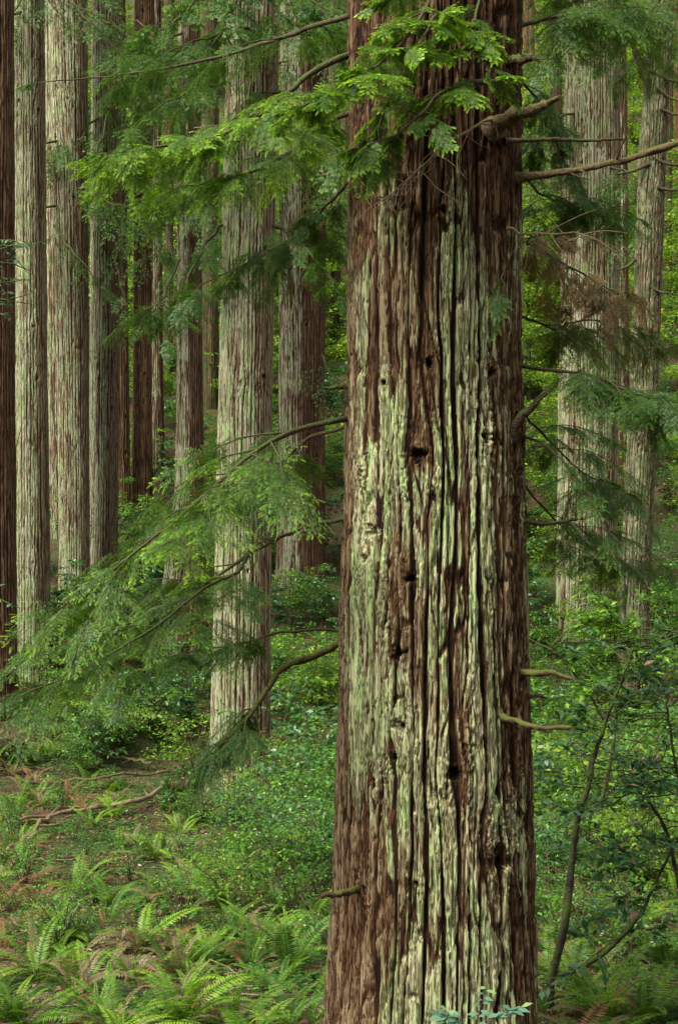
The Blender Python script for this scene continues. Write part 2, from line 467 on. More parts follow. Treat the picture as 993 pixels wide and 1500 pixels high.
# ------------------------------------------------------------------ redwood sprays
def make_spray(rng, dens=1.0):
    """branchlets of one flat spray about 1 m long along +X: origins, directions, lengths, new-growth, plus wood polylines"""
    O, D, Ln, Tp, W = [], [], [], [], []
    n = int(12 * dens) * 2
    ax = lambda t: np.array([t, .05 * math.sin(3 * t + ph), -dr * t * t])
    ph = rng.uniform(0, 6); dr = rng.uniform(.05, .3)
    W.append((np.array([ax(t) for t in np.linspace(0, 1, 9)]), .0045, .0015))
    for k in range(n):
        t = .10 + .88 * (k + rng.uniform(-.3, .3)) / n
        if rng.random() < .12: continue
        s = 1 if k % 2 else -1
        a = math.radians(rng.uniform(38, 66)) * (1 - .25 * t)
        L = (.42 * (1 - t) ** .75 + .07) * rng.uniform(.6, 1.15)
        o = ax(t)
        dv = np.array([math.cos(a), s * math.sin(a), rng.uniform(-.30, .14) - dr * t])
        dv /= np.linalg.norm(dv)
        drs = rng.uniform(.1, .5)
        pt = lambda q: o + dv * L * q + np.array([0, 0, -drs * L * q * q])
        W.append((np.array([pt(q) for q in (0, .5, 1)]), .0018, .0008))
        nb = max(2, int(L / (.031 / dens)))
        side = np.array([-dv[1], dv[0], 0.]); side /= np.linalg.norm(side)
        for b_ in range(nb):
            q = (b_ + .5) / nb
            sg = 1 if b_ % 2 else -1
            ba = math.radians(rng.uniform(35, 60))
            bd = dv * math.cos(ba) + side * sg * math.sin(ba) + np.array([0, 0, -drs * q - rng.uniform(0, .25)])
            O.append(pt(q)); D.append(bd / np.linalg.norm(bd)); Ln.append((.100 - .05 * q) * rng.uniform(.4, 1.3))
            Tp.append(max(0, q - .55) * 1.2 * rng.random())
        O.append(pt(1.)); D.append(unit(dv + np.array([0, 0, -2 * drs * L]))); Ln.append(rng.uniform(.06, .11)); Tp.append(.4 + .6 * rng.random())
    O.append(ax(1.)); D.append(np.array([1., 0, -dr])); Ln.append(.1); Tp.append(1.)
    return np.array(O), unit(np.array(D)), np.array(Ln), np.array(Tp), W


_r = np.random.default_rng(11)
SPR = [make_spray(_r) for _ in range(8)]
SPR_LO = [make_spray(_r, .5) for _ in range(6)]


def basis(d, roll, rng=None):
    d = unit(np.asarray(d, float)); up = np.array([0, 0, 1.])
    s = np.cross(up, d)
    if np.linalg.norm(s) < .05: s = np.array([1., 0, 0])
    s = unit(s); u = np.cross(d, s)
    c, si = math.cos(roll), math.sin(roll)
    return np.stack([d, s * c + u * si, u * c - s * si], 1)     # columns X Y Z


def put_spray(fol, wood, sp, p, d, roll, sc, rng, fresh, dry, npair, nl, nw, woodsides=3):
    O, D, Ln, Tp, W = sp
    B = basis(d, roll)
    o = p + (O * sc) @ B.T; dd = D @ B.T; ln = Ln * sc ** .6
    keep = rng.random(len(o)) > .05
    o, dd, ln, tp = o[keep], dd[keep], ln[keep], Tp[keep]
    nb = len(o)
    nrm = np.broadcast_to(B[:, 2], dd.shape) + rng.normal(0, .25, dd.shape)
    lat = unit(np.cross(nrm, dd)); nrm = unit(np.cross(dd, lat))
    q = (np.arange(npair) + .5) / npair
    base = o[:, None] + dd[:, None] * (ln[:, None] * q)[..., None]              # nb,npair,3
    base[..., 2] -= (.10 * ln[:, None] * q ** 2)
    prof = (.55 + .6 * np.sin(np.pi * np.clip(q * .85 + .12, 0, 1)))
    for s in (-1, 1):
        nd = dd[:, None] * .62 + s * lat[:, None] * .78 + rng.normal(0, .10, (nb, npair, 3))
        nd = unit(nd)
        L = (nl * prof)[None] * rng.uniform(.75, 1.2, (nb, npair))
        var = np.clip(rng.normal(.45, .22, (nb, 1)) + rng.normal(0, .1, (nb, npair)), 0, 1)
        tip = np.clip(fresh * (tp[:, None] * 1.4 + .25 * fresh) * (.4 + .9 * q[None]), 0, 1)
        dr = np.broadcast_to((rng.random((nb, 1)) < dry).astype(float), (nb, npair))
        fol.leaves(base.reshape(-1, 3), nd.reshape(-1, 3), np.repeat(nrm, npair, 0), L.ravel(), nw, .25,
                   var=var.ravel(), tip=tip.ravel(), dry=dr.ravel())
    if wood is not None:
        for pts, r0, r1 in W:
            wood.tube(p + (pts * sc) @ B.T, np.linspace(r0, r1, len(pts)) * max(sc, .6), woodsides)


def limb(parent, origin, pts, r0, r1, n, slen, seed, t0=.25, fresh=.4, dry=.03, droop=.25, lod=0, mat='limb', need='needle',
         name='leafy_limb', ang=(25, 80), label=None, roll=.35, npts=26, twigs=0, fork=0, fl=.8, nf=5):
    rng = np.random.default_rng(seed)
    c = curve([P(*p) for p in pts], npts, .012 if lod == 0 else .05, rng)
    wood = MB(); wood.tube(c, np.linspace(r0, r1, npts), 7 if lod == 0 else 5, .35, seed)
    fol = MB()
    tan = unit(np.gradient(c, axis=0))
    def leafy(p, d, sc):
        fr = fresh * rng.uniform(.2, 1.3)
        if lod == 0: put_spray(fol, wood, SPR[rng.integers(8)], p, d, rng.normal(0, roll), sc, rng, fr, dry, 9, .0100, .0032)
        elif lod == 1: put_spray(fol, wood, SPR[rng.integers(8)], p, d, rng.normal(0, roll), sc, rng, fr, dry, 6, .034, .011)
        else: put_spray(fol, wood, SPR_LO[rng.integers(6)], p, d, rng.normal(0, roll), sc, rng, fr, dry, 4, .055, .022)
    for k in range(fork):
        t = t0 + (.95 - t0) * (k + rng.uniform(0, 1)) / fork
        i0 = int(t * (npts - 1)); T = tan[i0]; side = unit(np.cross(np.array([0, 0, 1.]), T)); sg = 1 if k % 2 else -1
        a = math.radians(rng.uniform(30, 75)); d = unit(T * math.cos(a) + side * sg * math.sin(a) + [0, 0, -rng.uniform(-.3, .7) * droop])
        Lf = fl * rng.uniform(.55, 1.2) * (1.1 - .5 * t)
        cc = curve([c[i0], c[i0] + d * Lf * .5 + [0, 0, .04 * Lf], c[i0] + d * Lf + [0, 0, -.25 * droop * Lf]], 10, .008 * Lf, rng)
        rr = np.interp(i0, [0, npts - 1], [r0, r1]); wood.tube(cc, np.linspace(rr * .5, .003, 10), 5)
        tc = unit(np.gradient(cc, axis=0))
        for j in range(nf):
            q = .25 + .75 * (j + rng.random()) / nf; ii = min(int(q * 9), 9); s2 = unit(np.cross(np.array([0, 0, 1.]), tc[ii]))
            aa = math.radians(rng.uniform(20, 75)) * (1 if j % 2 else -1)
            dd = tc[ii] * math.cos(aa) + s2 * math.sin(aa); dd[2] = dd[2] * .5 - rng.uniform(.1, 1.1) * droop
            leafy(cc[ii], dd if j < nf - 1 else tc[9], slen * rng.uniform(.5, 1.0))
    for k in range(n):
        t = t0 + (1 - t0) * (k + rng.uniform(0, 1)) / n
        f = t * (npts - 1); i0 = min(int(f), npts - 2); p = c[i0] + (c[i0 + 1] - c[i0]) * (f - i0)
        T = tan[i0]; side = unit(np.cross(np.array([0, 0, 1.]), T))
        a = math.radians(rng.uniform(*ang)) * (1 if k % 2 else -1)
        d = T * math.cos(a) + side * math.sin(a); d[2] = d[2] * .5 - rng.uniform(.2, 1.2) * droop
        sc = slen * rng.uniform(.6, 1.1) * (1.05 - .35 * t)
        if k == n - 1: d = T * 1.0; p = c[-1]
        leafy(p, d, sc)
    for k in range(twigs):
        f = rng.uniform(.1, .9) * (npts - 1); i0 = int(f); p = c[i0]
        dv = unit(tan[i0] * rng.uniform(.2, 1) + rng.normal(0, .6, 3) + np.array([0, 0, -.3]))
        L = rng.uniform(.2, .55)
        wood.tube(curve([p, p + dv * L * .5 + rng.normal(0, .02, 3), p + dv * L + rng.normal(0, .05, 3)], 8, .008, rng), np.linspace(.006, .0015, 8), 4)
    w = wood.build(name, M[mat], parent, origin, True)
    if label: w['label'] = label
    if n: fol.build('foliage', M[need], w, origin)
    return w


def stub(parent, origin, pts, r0, r1, seed, mat='deadwood', name='broken_branch', label=None, side=0, lump=.5):
    rng = np.random.default_rng(seed)
    c = curve([P(*p) for p in pts], 18, .008, rng)
    r = np.linspace(r0, r1, 18); r[0] *= 1.6; r[1] *= 1.2
    b_ = MB(); b_.tube(c, r, 9, lump, seed)
    # splintered end
    e = c[-1]; T = unit(c[-1] - c[-3])
    for k in range(5):
        off = rng.normal(0, r1 * .45, 3)
        b_.tube(np.array([e + off - T * r1 * 3, e + off + T * rng.uniform(.5, 2.2) * r1, e + off * 1.2 + T * rng.uniform(2.4, 4) * r1]), np.array([r1 * .5, r1 * .35, .002]), 5)
    for k in range(side):
        i0 = rng.integers(5, 17); dv = unit(T * .7 + rng.normal(0, .6, 3)); L = rng.uniform(.15, .5)
        b_.tube(curve([c[i0], c[i0] + dv * L * .5, c[i0] + dv * L + rng.normal(0, .05, 3)], 7), np.linspace(r1 * .5, .002, 7), 4)
    o = b_.build(name, M[mat], parent, origin, True)
    if label: o['label'] = label
    return o


# ------------------------------------------------------------------ the big redwood
DM = 12.0
MAIN_E = [(-400, 520, 755), (0, 515, 757), (300, 516, 758), (500, 513, 760), (700, 509, 764), (900, 502, 768), (1100, 498, 772), (1300, 490, 778), (1500, 479, 783), (1700, 462, 794)]
mo = np.array([(632 - CX) / F * DM, DM, float(ground((632 - CX) / F * DM, DM)) - .1])
main = empty('redwood_tree', mo, 'thick near redwood with deeply furrowed lichen streaked bark and dark knots', 'tree')
Rm = 132 / F * DM
KN = [(620, 530, 11), (605, 665, 15), (700, 640, 12), (530, 692, 10), (546, 780, 12), (592, 848, 9), (578, 955, 12), (505, 912, 9), (580, 1062, 12), (572, 1108, 9),
      (546, 1148, 10), (655, 1132, 13), (714, 1242, 10), (722, 1266, 11), (710, 545, 9), (748, 745, 11), (641, 305, 7), (750, 690, 9), (535, 820, 9), (600, 1290, 5), (742, 1150, 9), (560, 560, 6), (752, 984, 7), (748, 1054, 6), (528, 1302, 8), (752, 632, 8), (735, 185, 9)]
knots = []
for (kx, ky, kr) in KN:
    e = np.array(MAIN_E, float); c_ = np.interp(ky, e[:, 0], (e[:, 1] + e[:, 2]) / 2); r_ = np.interp(ky, e[:, 0], (e[:, 2] - e[:, 1]) / 2)
    th = math.asin(max(-.97, min(.97, (kx - c_) / r_)))
    knots.append((th, CZ - (ky - CY) / F * (DM - Rm * math.cos(th)), kr / F * DM * .95))


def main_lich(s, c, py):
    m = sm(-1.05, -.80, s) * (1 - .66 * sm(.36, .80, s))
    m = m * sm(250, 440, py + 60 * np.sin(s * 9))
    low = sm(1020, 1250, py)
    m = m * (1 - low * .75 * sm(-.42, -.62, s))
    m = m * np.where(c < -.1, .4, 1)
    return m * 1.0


trunk('trunk', MAIN_E, DM, mo[2], CZ + 15, M['bark_main'], main, mo, 5, 300, 940, .115, 1.15, .085, knots, main_lich, .0, dark_bark=lambda s, py: np.clip(.34 * (1 - sm(230, 430, py)) + .24 * sm(.4, .8, s), 0, .4))  # bark colour darker and browner towards the top and on the right flank

# dead stubs and bare branches of the big tree
stub(main, mo, [(722, 188, 11.4), (750, 170, 11.15), (775, 163, 11.0), (800, 152, 10.9)], .075, .035, 1, label='thick broken grey stub pointing right')
stub(main, mo, [(738, 207, 11.5), (800, 205, 11.6), (860, 206, 11.7), (912, 205, 11.8)], .02, .010, 2, 'limb', 'bare_branch', lump=.2)
stub(main, mo, [(748, 262, 11.7), (820, 252, 11.5), (880, 243, 11.3), (940, 228, 11.2), (1010, 203, 11.0)], .032, .024, 3, 'deadwood', 'dead_branch', 'long thick dead branch rising past the right edge', 3, .8)
stub(main, mo, [(745, 640, 11.6), (762, 610, 11.5), (778, 596, 11.45), (798, 574, 11.4)], .05, .018, 4, 'limb')
stub(main, mo, [(745, 985, 11.6), (785, 985, 11.5), (810, 985, 11.4), (838, 994, 11.3)], .035, .014, 5, 'mosslimb')
stub(main, mo, [(755, 1018, 11.7), (775, 1021, 11.7), (793, 1019, 11.7)], .03, .012, 6, 'limb')
stub(main, mo, [(735, 1050, 11.4), (770, 1060, 11.1), (800, 1066, 10.9), (836, 1067, 10.7)], .026, .016, 7, 'mosslimb')
stub(main, mo, [(535, 1300, 11.6), (505, 1308, 11.3), (472, 1311, 11.1)], .035, .020, 8, 'mosslimb')
stub(main, mo, [(740, 90, 11.6), (762, 88, 11.5), (780, 84, 11.4)], .045, .03, 9, 'limb')
stub(main, mo, [(745, 760, 11.6), (800, 766, 11.8), (840, 762, 11.9), (866, 755, 12.0)], .022, .007, 10, 'limb', 'bare_branch', lump=.2)
stub(main, mo, [(520, 568, 12.0), (498, 566, 12.0), (482, 568, 12.0)], .03, .015, 12, 'mosslimb')
limb(main, mo, [(512, 250, 11.9), (560, 290, 11.0), (590, 270, 10.9), (640, 215, 10.9)], .008, .003, 0, .5, 201, mat='twig_pale', name='dead_twig', twigs=9)
limb(main, mo, [(720, 175, 11.3), (670, 200, 10.9), (610, 250, 10.8), (545, 310, 10.8)], .014, .003, 0, .5, 202, mat='twig_pale', name='dead_twig', twigs=14)
limb(main, mo, [(742, 335, 11.5), (790, 345, 11.3), (850, 342, 11.2), (900, 370, 11.2)], .012, .003, 0, .5, 203, mat='twig_pale', name='dead_twig', twigs=12)
limb(main, mo, [(750, 628, 11.8), (800, 655, 11.6), (845, 700, 11.5), (890, 775, 11.4), (915, 850, 11.4)], .014, .004, 7, .5, 204, t0=.3, fresh=.2, twigs=10, droop=.6)
limb(main, mo, [(508, 760, 12.0), (440, 775, 12.2), (400, 795, 12.3), (365, 810, 12.4)], .022, .008, 0, .5, 205, name='bare_branch', twigs=4)
# leafy limbs of the big tree
limb(main, mo, [(515, 612, 12.), (440, 630, 11.7), (385, 655, 11.3), (300, 725, 10.9), (210, 800, 10.6), (110, 880, 10.4)], .028, .006, 18, .62, 101, t0=.25, fresh=.6, droop=.35, fork=11, fl=1.0, nf=4)
limb(main, mo, [(515, 622, 12.1), (450, 642, 12.3), (400, 690, 12.4), (350, 720, 12.5), (270, 745, 12.6)], .02, .005, 9, .55, 102, t0=.3, fresh=.4, droop=.4, fork=9, fl=.7, nf=5)
limb(main, mo, [(365, 808, 12.4), (345, 838, 12.0), (300, 862, 11.5), (210, 930, 11.0), (110, 985, 10.7), (30, 1020, 10.5)], .018, .005, 12, .55, 103, t0=.12, fresh=.5, droop=.3, fork=9, fl=.9, nf=4)
limb(main, mo, [(365, 808, 12.4), (330, 838, 12.1), (250, 880, 12.0), (160, 925, 11.9), (60, 945, 11.8)], .016, .005, 9, .5, 104, t0=.15, fresh=.65, droop=.25, fork=8, fl=.8, nf=4)
limb(main, mo, [(505, 943, 12.), (450, 962, 12.0), (405, 988, 11.8), (385, 1022, 11.6), (352, 1062, 11.5), (315, 1098, 11.4)], .036, .012, 6, .42, 105, t0=.7, fresh=.05, droop=.8, mat='mosslimb', label='thick crooked mossy limb sagging toward the ferns', fork=5, fl=.5, nf=4, twigs=6)
limb(main, mo, [(515, 925, 12.2), (460, 922, 12.2), (400, 930, 12.2), (340, 945, 12.3), (260, 960, 12.3), (190, 990, 12.2)], .014, .004, 5, .45, 106, t0=.45, fresh=.25, droop=.3, fork=5, fl=.4, nf=4)
limb(main, mo, [(525, 75, 12.0), (455, 105, 11.8), (410, 145, 11.5), (330, 195, 11.2), (230, 215, 11.0), (160, 225, 10.8)], .03, .006, 10, .5, 107, t0=.3, fresh=1.0, droop=.25, fork=9, fl=.7, nf=5)
limb(main, mo, [(520, 165, 12.0), (470, 185, 12.0), (420, 225, 11.9), (350, 260, 11.7), (260, 275, 11.6)], .025, .006, 8, .5, 108, t0=.2, fresh=.95, droop=.25, fork=8, fl=.6, nf=4)
limb(main, mo, [(520, 255, 12.0), (480, 300, 12.2), (430, 350, 12.3), (330, 400, 12.4), (200, 460, 12.4)], .014, .004, 5, .45, 109, t0=.2, fresh=.12, droop=.6, fork=9, fl=.55, nf=4)
limb(main, mo, [(545, 15, 12.3), (480, 32, 13.2), (400, 60, 14), (300, 90, 14.5), (180, 110, 15), (60, 120, 15)], .03, .006, 6, .55, 119, t0=.2, fresh=.3, droop=.5, fork=5, fl=.9, nf=4)
limb(main, mo, [(650, -90, 11.3), (630, 0, 10.7), (590, 60, 10.4), (520, 120, 10.2), (440, 160, 10.1)], .02, .005, 7, .36, 110, t0=.2, fresh=1.0, droop=.08, fork=11, fl=.42, nf=5)
limb(main, mo, [(735, 120, 11.3), (690, 120, 10.8), (640, 140, 10.5), (590, 190, 10.3), (530, 215, 10.3)], .018, .004, 6, .3, 111, t0=.2, fresh=.8, droop=.5, fork=6, fl=.4, nf=4, twigs=10)
limb(main, mo, [(720, -60, 11.3), (700, 10, 10.8), (690, 50, 10.6), (715, 105, 10.4)], .014, .004, 7, .3, 112, t0=.3, fresh=1.0, droop=.08, fork=6, fl=.35, nf=4)
limb(main, mo, [(640, 20, 11.2), (600, 90, 11.0), (560, 170, 10.9), (540, 240, 10.9)], .012, .004, 4, .3, 118, t0=.3, fresh=.7, droop=.6, fork=5, fl=.35, nf=4, twigs=10)
limb(main, mo, [(755, 40, 12.), (830, 20, 12.2), (900, 10, 12.4), (980, 20, 12.6)], .02, .005, 8, .55, 113, t0=.1, fresh=.3, droop=.7, fork=9, fl=.65, nf=4)
limb(main, mo, [(755, 110, 12.4), (790, 150, 12.6), (820, 220, 12.8), (850, 300, 13.0)], .012, .004, 6, .4, 114, t0=.1, fresh=.3, droop=.9, fork=6, fl=.45, nf=4)
limb(main, mo, [(750, 532, 11.9), (810, 542, 11.8), (870, 552, 11.6), (930, 575, 11.4), (1000, 600, 11.3)], .02, .006, 8, .5, 115, t0=.35, fresh=.2, droop=.6, fork=9, fl=.6, nf=5)
limb(main, mo, [(752, 345, 12.2), (800, 370, 12.3), (850, 400, 12.4), (910, 430, 12.4)], .016, .005, 4, .36, 116, t0=.1, fresh=.1, dry=.7, droop=1.1, label='limb of browning drooping foliage', fork=9, fl=.6, nf=3, twigs=14, roll=.7)
limb(main, mo, [(756, 600, 12.3), (800, 640, 12.8), (850, 690, 13.2), (910, 720, 13.5)], .014, .004, 5, .5, 121, t0=.25, fresh=.35, droop=.5, fork=7, fl=.6, nf=4)
limb(main, mo, [(760, -40, 12.6), (830, -20, 13.2), (900, 20, 13.8), (970, 90, 14.2)], .02, .005, 6, .5, 122, t0=.2, fresh=.4, droop=.6, fork=8, fl=.7, nf=4)
limb(main, mo, [(760, 250, 12.4), (800, 290, 13), (850, 300, 13.4), (930, 320, 13.8)], .012, .004, 4, .45, 123, t0=.2, fresh=.35, droop=.5, fork=6, fl=.55, nf=4, twigs=8)
limb(main, mo, [(757, 460, 12.4), (810, 480, 13), (870, 470, 13.4), (960, 500, 13.8)], .014, .004, 4, .45, 124, t0=.25, fresh=.15, dry=.2, droop=.7, fork=8, fl=.6, nf=4, twigs=8)
limb(main, mo, [(762, 700, 12.4), (810, 760, 13), (860, 800, 13.4), (930, 830, 13.8)], .012, .004, 4, .45, 125, t0=.25, fresh=.5, droop=.4, fork=7, fl=.6, nf=4)
limb(main, mo, [(738, 385, 11.3), (735, 420, 11.15), (733, 455, 11.1)], .006, .003, 4, .28, 117, t0=.2, fresh=.3, droop=1.0)

# ------------------------------------------------------------------ the trunks behind
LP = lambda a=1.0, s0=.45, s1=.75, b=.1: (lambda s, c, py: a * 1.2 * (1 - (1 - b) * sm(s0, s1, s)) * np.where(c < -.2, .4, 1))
RW = 'redwood trunks standing in the grove'
SPEC = [
    # edges, depth, material, lichen, ncf, nr, label
    ([(0, -34, 20), (600, -36, 22), (1060, -40, 25)], 44, 'bark_brown', LP(.15), 130, 560, 'dark brown redwood trunk cut by the left edge of the photo'),
    ([(0, 23, 65), (500, 22, 69), (900, 22, 74), (1010, 20, 76)], 48, 'bark_pale', LP(1.0, .35, .7), 130, 600, 'straight pale green redwood with red-brown right side near left edge'),
    ([(0, 72, 128), (500, 84, 130), (700, 87, 131), (900, 88, 132)], 54, 'bark_pale', LP(.75, .4, .75, .2), 130, 520, 'broad grey-beige redwood between the pale green trunk and a twin trunk'),
    ([(0, 66, 92), (500, 70, 95), (760, 72, 96)], 61, 'bark_pale', LP(.6), 60, 320, 'narrow grey redwood half hidden behind the broad grey-beige one'),
    ([(0, 136, 178), (500, 133, 176), (700, 132, 173), (860, 130, 172)], 56, 'bark_pale', LP(.85, .1, .55, .15), 110, 500, 'pale streaked redwood second in the tight pair of grey trunks'),
    ([(0, 160, 184), (500, 166, 188), (780, 168, 192)], 63, 'bark_brown', LP(.05), 70, 360, 'slim dark red-brown redwood pressed against a pale streaked trunk'),
    ([(0, 198, 226), (500, 196, 222), (760, 193, 223)], 64, 'bark_brown', LP(.05), 80, 360, 'red-brown redwood, the thicker of two brown trunks standing together'),
    ([(0, 218, 236), (500, 221, 238), (750, 221, 243)], 67, 'bark_brown', LP(.55, .4, .8), 60, 340, 'thin grey-brown redwood touching the thicker red-brown trunk'),
    ([(0, 262, 292), (600, 260, 297), (720, 257, 299), (850, 240, 301), (945, 226, 304)], 52, 'bark_brown', LP(.7, -.2, .3, .1), 100, 520, 'brown redwood with grey streaks and a widened lichen pale foot'),
    ([(0, 296, 318), (400, 296, 319), (610, 297, 321)], 76, 'bark_moss', LP(.1), 50, 280, 'dark mossy trunk in the gap beside the big pale redwood'),
    ([(0, 334, 409), (300, 327, 403), (600, 321, 398), (900, 314, 396), (1100, 309, 395), (1180, 302, 400)], 35, 'bark_pale', LP(1.1, .40, .66, .05), 150, 680, 'large pale green-white redwood with one rusty brown side, foot in ferns'),
    ([(0, 412, 472), (300, 410, 477), (600, 408, 475), (850, 406, 476)], 58, 'bark_brown', LP(.65, -.2, .25, .05), 130, 480, 'wide brown and grey redwood just left of the near furrowed trunk'),
    ([(0, 829, 906), (300, 825, 907), (600, 818, 904), (900, 815, 901)], 50, 'bark_pale', LP(.75, .3, .8, .3), 150, 560, 'stout pale pinkish redwood to the right of the near trunk'),
    ([(0, 888, 915), (300, 892, 919), (880, 893, 922)], 62, 'bark_brown', LP(.4), 70, 400, 'slim trunk peeping out behind the stout pale pinkish redwood'),
    ([(0, 806, 822), (400, 806, 824), (700, 806, 825)], 78, 'bark_moss', LP(.2), 40, 260, 'thin shaded greenish trunk far behind, left of the pale pinkish redwood'),
]
rdwoods = []
for k, (ed, d, mt, lf, ncf, nr, lab) in enumerate(SPEC):
    py = max(e[0] for e in ed); cxx = [(e[1] + e[2]) / 2 for e in ed if e[0] == py][0]
    x = (cxx - CX) / F * d; zb = float(ground(x, d)) - 1.0
    o = np.array([x, d, zb]); t = empty('redwood_tree', o, lab, 'tree', RW)
    rngk = np.random.default_rng(400 + k)
    kn = [(rngk.uniform(-1.2, 1.2), CZ + rngk.uniform(-.1, .36) * d, rngk.uniform(.05, .11)) for _ in range(9)]
    sc_ = 1.0 if d < 40 else 1.15
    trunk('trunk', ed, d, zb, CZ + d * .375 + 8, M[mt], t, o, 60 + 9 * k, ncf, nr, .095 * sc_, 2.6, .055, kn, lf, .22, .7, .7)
    rdwoods.append((t, o))

# slim poles up the slope
rngp = np.random.default_rng(433)
for k in range(16):
    d = rngp.uniform(72, 112); px = [345, 390, 430, 470, 490, 500, 240, 250, 310, 775, 790, 800, 440, 380, 970, 988][k] + rngp.uniform(-8, 8); wpx = rngp.uniform(7, 15)
    x = (px - CX) / F * d; zb = float(ground(x, d)) - .8; o = np.array([x, d, zb]); t = empty('young_redwood', o, 'slim shaded trunk standing far up the slope', 'tree', 'slim trunks far up the slope')
    tl_ = rngp.uniform(-12, 12)
    trunk('trunk', [(0, px - wpx / 2 + tl_, px + wpx / 2 + tl_), (700, px - wpx / 2, px + wpx / 2)], d, zb, CZ + d * .375 + 4, M['bark_moss' if k % 3 else 'bark_brown'], t, o, 700 + k, 24, 160, .14, 2.0, .05, (), None, .15, .5)

# leaning fir
fo_ed = [(-100, 954, 990), (0, 949, 985), (250, 935, 973), (500, 925, 965), (700, 916, 957), (900, 906, 950), (1060, 900, 950)]
dF = 42
xf = (925 - CX) / F * dF; of = np.array([xf, dF, float(ground(xf, dF)) - .3])
fir = empty('fir_tree', of, 'leaning knobby trunk with yellow-green lichen and short dead limbs near right edge', 'tree')
rngk = np.random.default_rng(77)
knf = [(rngk.uniform(-1.3, 1.3), CZ + rngk.uniform(-.1, .36) * dF, rngk.uniform(.05, .09)) for _ in range(14)] + [(-.05, CZ + (750 - 142) / F * dF, .13)]
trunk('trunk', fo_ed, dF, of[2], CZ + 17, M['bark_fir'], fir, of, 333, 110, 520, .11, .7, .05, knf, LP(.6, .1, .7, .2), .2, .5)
for k, (a, b_) in enumerate([((955, 105), (1010, 125)), ((962, 130), (1000, 150)), ((968, 160), (1000, 168)), ((955, 232), (1000, 242)), ((962, 275), (1005, 276)),
                             ((945, 95), (925, 60)), ((950, 420), (985, 430)), ((930, 380), (905, 395)), ((948, 510), (990, 505)), ((950, 240), (905, 255))]):
    stub(fir, of, [(*a, dF - .35), ((a[0] + b_[0]) / 2, (a[1] + b_[1]) / 2 + 3, dF - .4), (*b_, dF - .5)], .055, .025, 60 + k, 'limb', 'dead_branch', lump=.2)
stub(fir, of, [(944, 110, 41.6), (928, 70, 41.4), (934, 20, 41.3), (925, -60, 41.2)], .09, .05, 75, 'limb', 'side_stem', lump=.15)
limb(fir, of, [(975, 20, 42), (930, 15, 41), (880, 20, 40), (840, 40, 39.5)], .04, .012, 9, 1.7, 301, t0=.2, fresh=.2, droop=.6, lod=2, need='needle_far')

# leafy limbs on the trunks behind: (tree index, points, n, spray length)
BL = [
    (10, [(400, 60, 34.8), (350, 40, 33.5), (290, 60, 32.5), (220, 90, 32)], 16, 1.5, .3, .6),
    (10, [(330, 120, 34.8), (290, 130, 34), (240, 150, 33), (190, 200, 32.5)], 13, 1.4, .3, .6),
    (10, [(360, -30, 34.6), (330, 30, 33), (300, 90, 32.5), (270, 160, 32)], 12, 1.5, .3, .6),
    (10, [(400, 330, 34.8), (440, 350, 34), (470, 390, 33.5), (500, 430, 33)], 8, 1.1, .1, .6),
    (10, [(325, 330, 34.7), (300, 360, 34), (270, 420, 33.5), (250, 500, 33)], 9, 1.2, .05, .8),
    (11, [(440, 30, 57), (460, 60, 55), (490, 90, 54), (520, 100, 54)], 9, 2.0, .2, .6),
    (11, [(420, 150, 57), (470, 180, 55), (500, 260, 54)], 8, 1.8, .3, .8),
    (11, [(470, 520, 57), (490, 560, 56), (510, 620, 55)], 7, 1.7, .15, .8),
    (6, [(200, 30, 63), (240, 60, 60), (280, 100, 59)], 10, 2.2, .3, .7),
    (6, [(196, 250, 63), (180, 320, 61), (165, 400, 60)], 8, 1.8, .1, .9),
    (6, [(220, 300, 63), (250, 360, 61), (262, 450, 60)], 8, 1.7, .2, .9),
    (2, [(90, -20, 53), (120, 20, 51), (160, 60, 50), (190, 90, 49)], 10, 2.0, .2, .7),
    (2, [(80, 330, 53), (110, 370, 51), (150, 420, 50)], 7, 1.3, .05, .7),
    (1, [(45, -30, 47.5), (20, 20, 46), (0, 60, 45)], 9, 1.8, .1, .8),
    (1, [(50, -40, 47.3), (70, 0, 45), (90, 30, 44)], 7, 1.5, .1, .8),
    (4, [(170, 120, 55), (150, 200, 53), (130, 260, 52)], 8, 1.6, .1, .9),
    (4, [(165, 330, 55), (175, 400, 54), (185, 450, 53)], 6, 1.4, .1, .9),
    (8, [(290, 180, 51), (300, 260, 49), (300, 340, 48)], 10, 1.7, .2, .9),
    (8, [(265, 380, 51), (235, 440, 50), (200, 480, 49)], 8, 1.5, .1, .8),
    (12, [(840, -20, 49), (810, 40, 47), (790, 110, 46)], 10, 2.0, .2, .8),
    (12, [(870, -30, 49), (880, 30, 47), (870, 90, 46)], 9, 1.8, .2, .8),
    (12, [(820, 180, 49), (800, 230, 47), (780, 320, 46)], 8, 1.7, .2, .9),
    (12, [(890, 460, 49), (880, 520, 47.5), (840, 560, 47)], 9, 1.8, .1, .9),
    (12, [(900, 600, 49), (880, 660, 47.5), (850, 720, 47)], 11, 1.7, .25, .9),
    (12, [(820, 780, 49), (840, 800, 47.5), (900, 820, 47)], 9, 1.5, .3, .9),
    (12, [(895, 340, 49), (920, 370, 47.5), (960, 420, 47)], 9, 1.8, .05, .9),
]
for k, (ti, pts, n, sl, fr, dp) in enumerate(BL):
    t, o = rdwoods[ti]
    limb(t, o, pts, .05, .012, n, sl, 500 + k, t0=.1, fresh=fr, droop=dp, lod=2 if pts[0][2] > 40 else 1, need='needle_far')


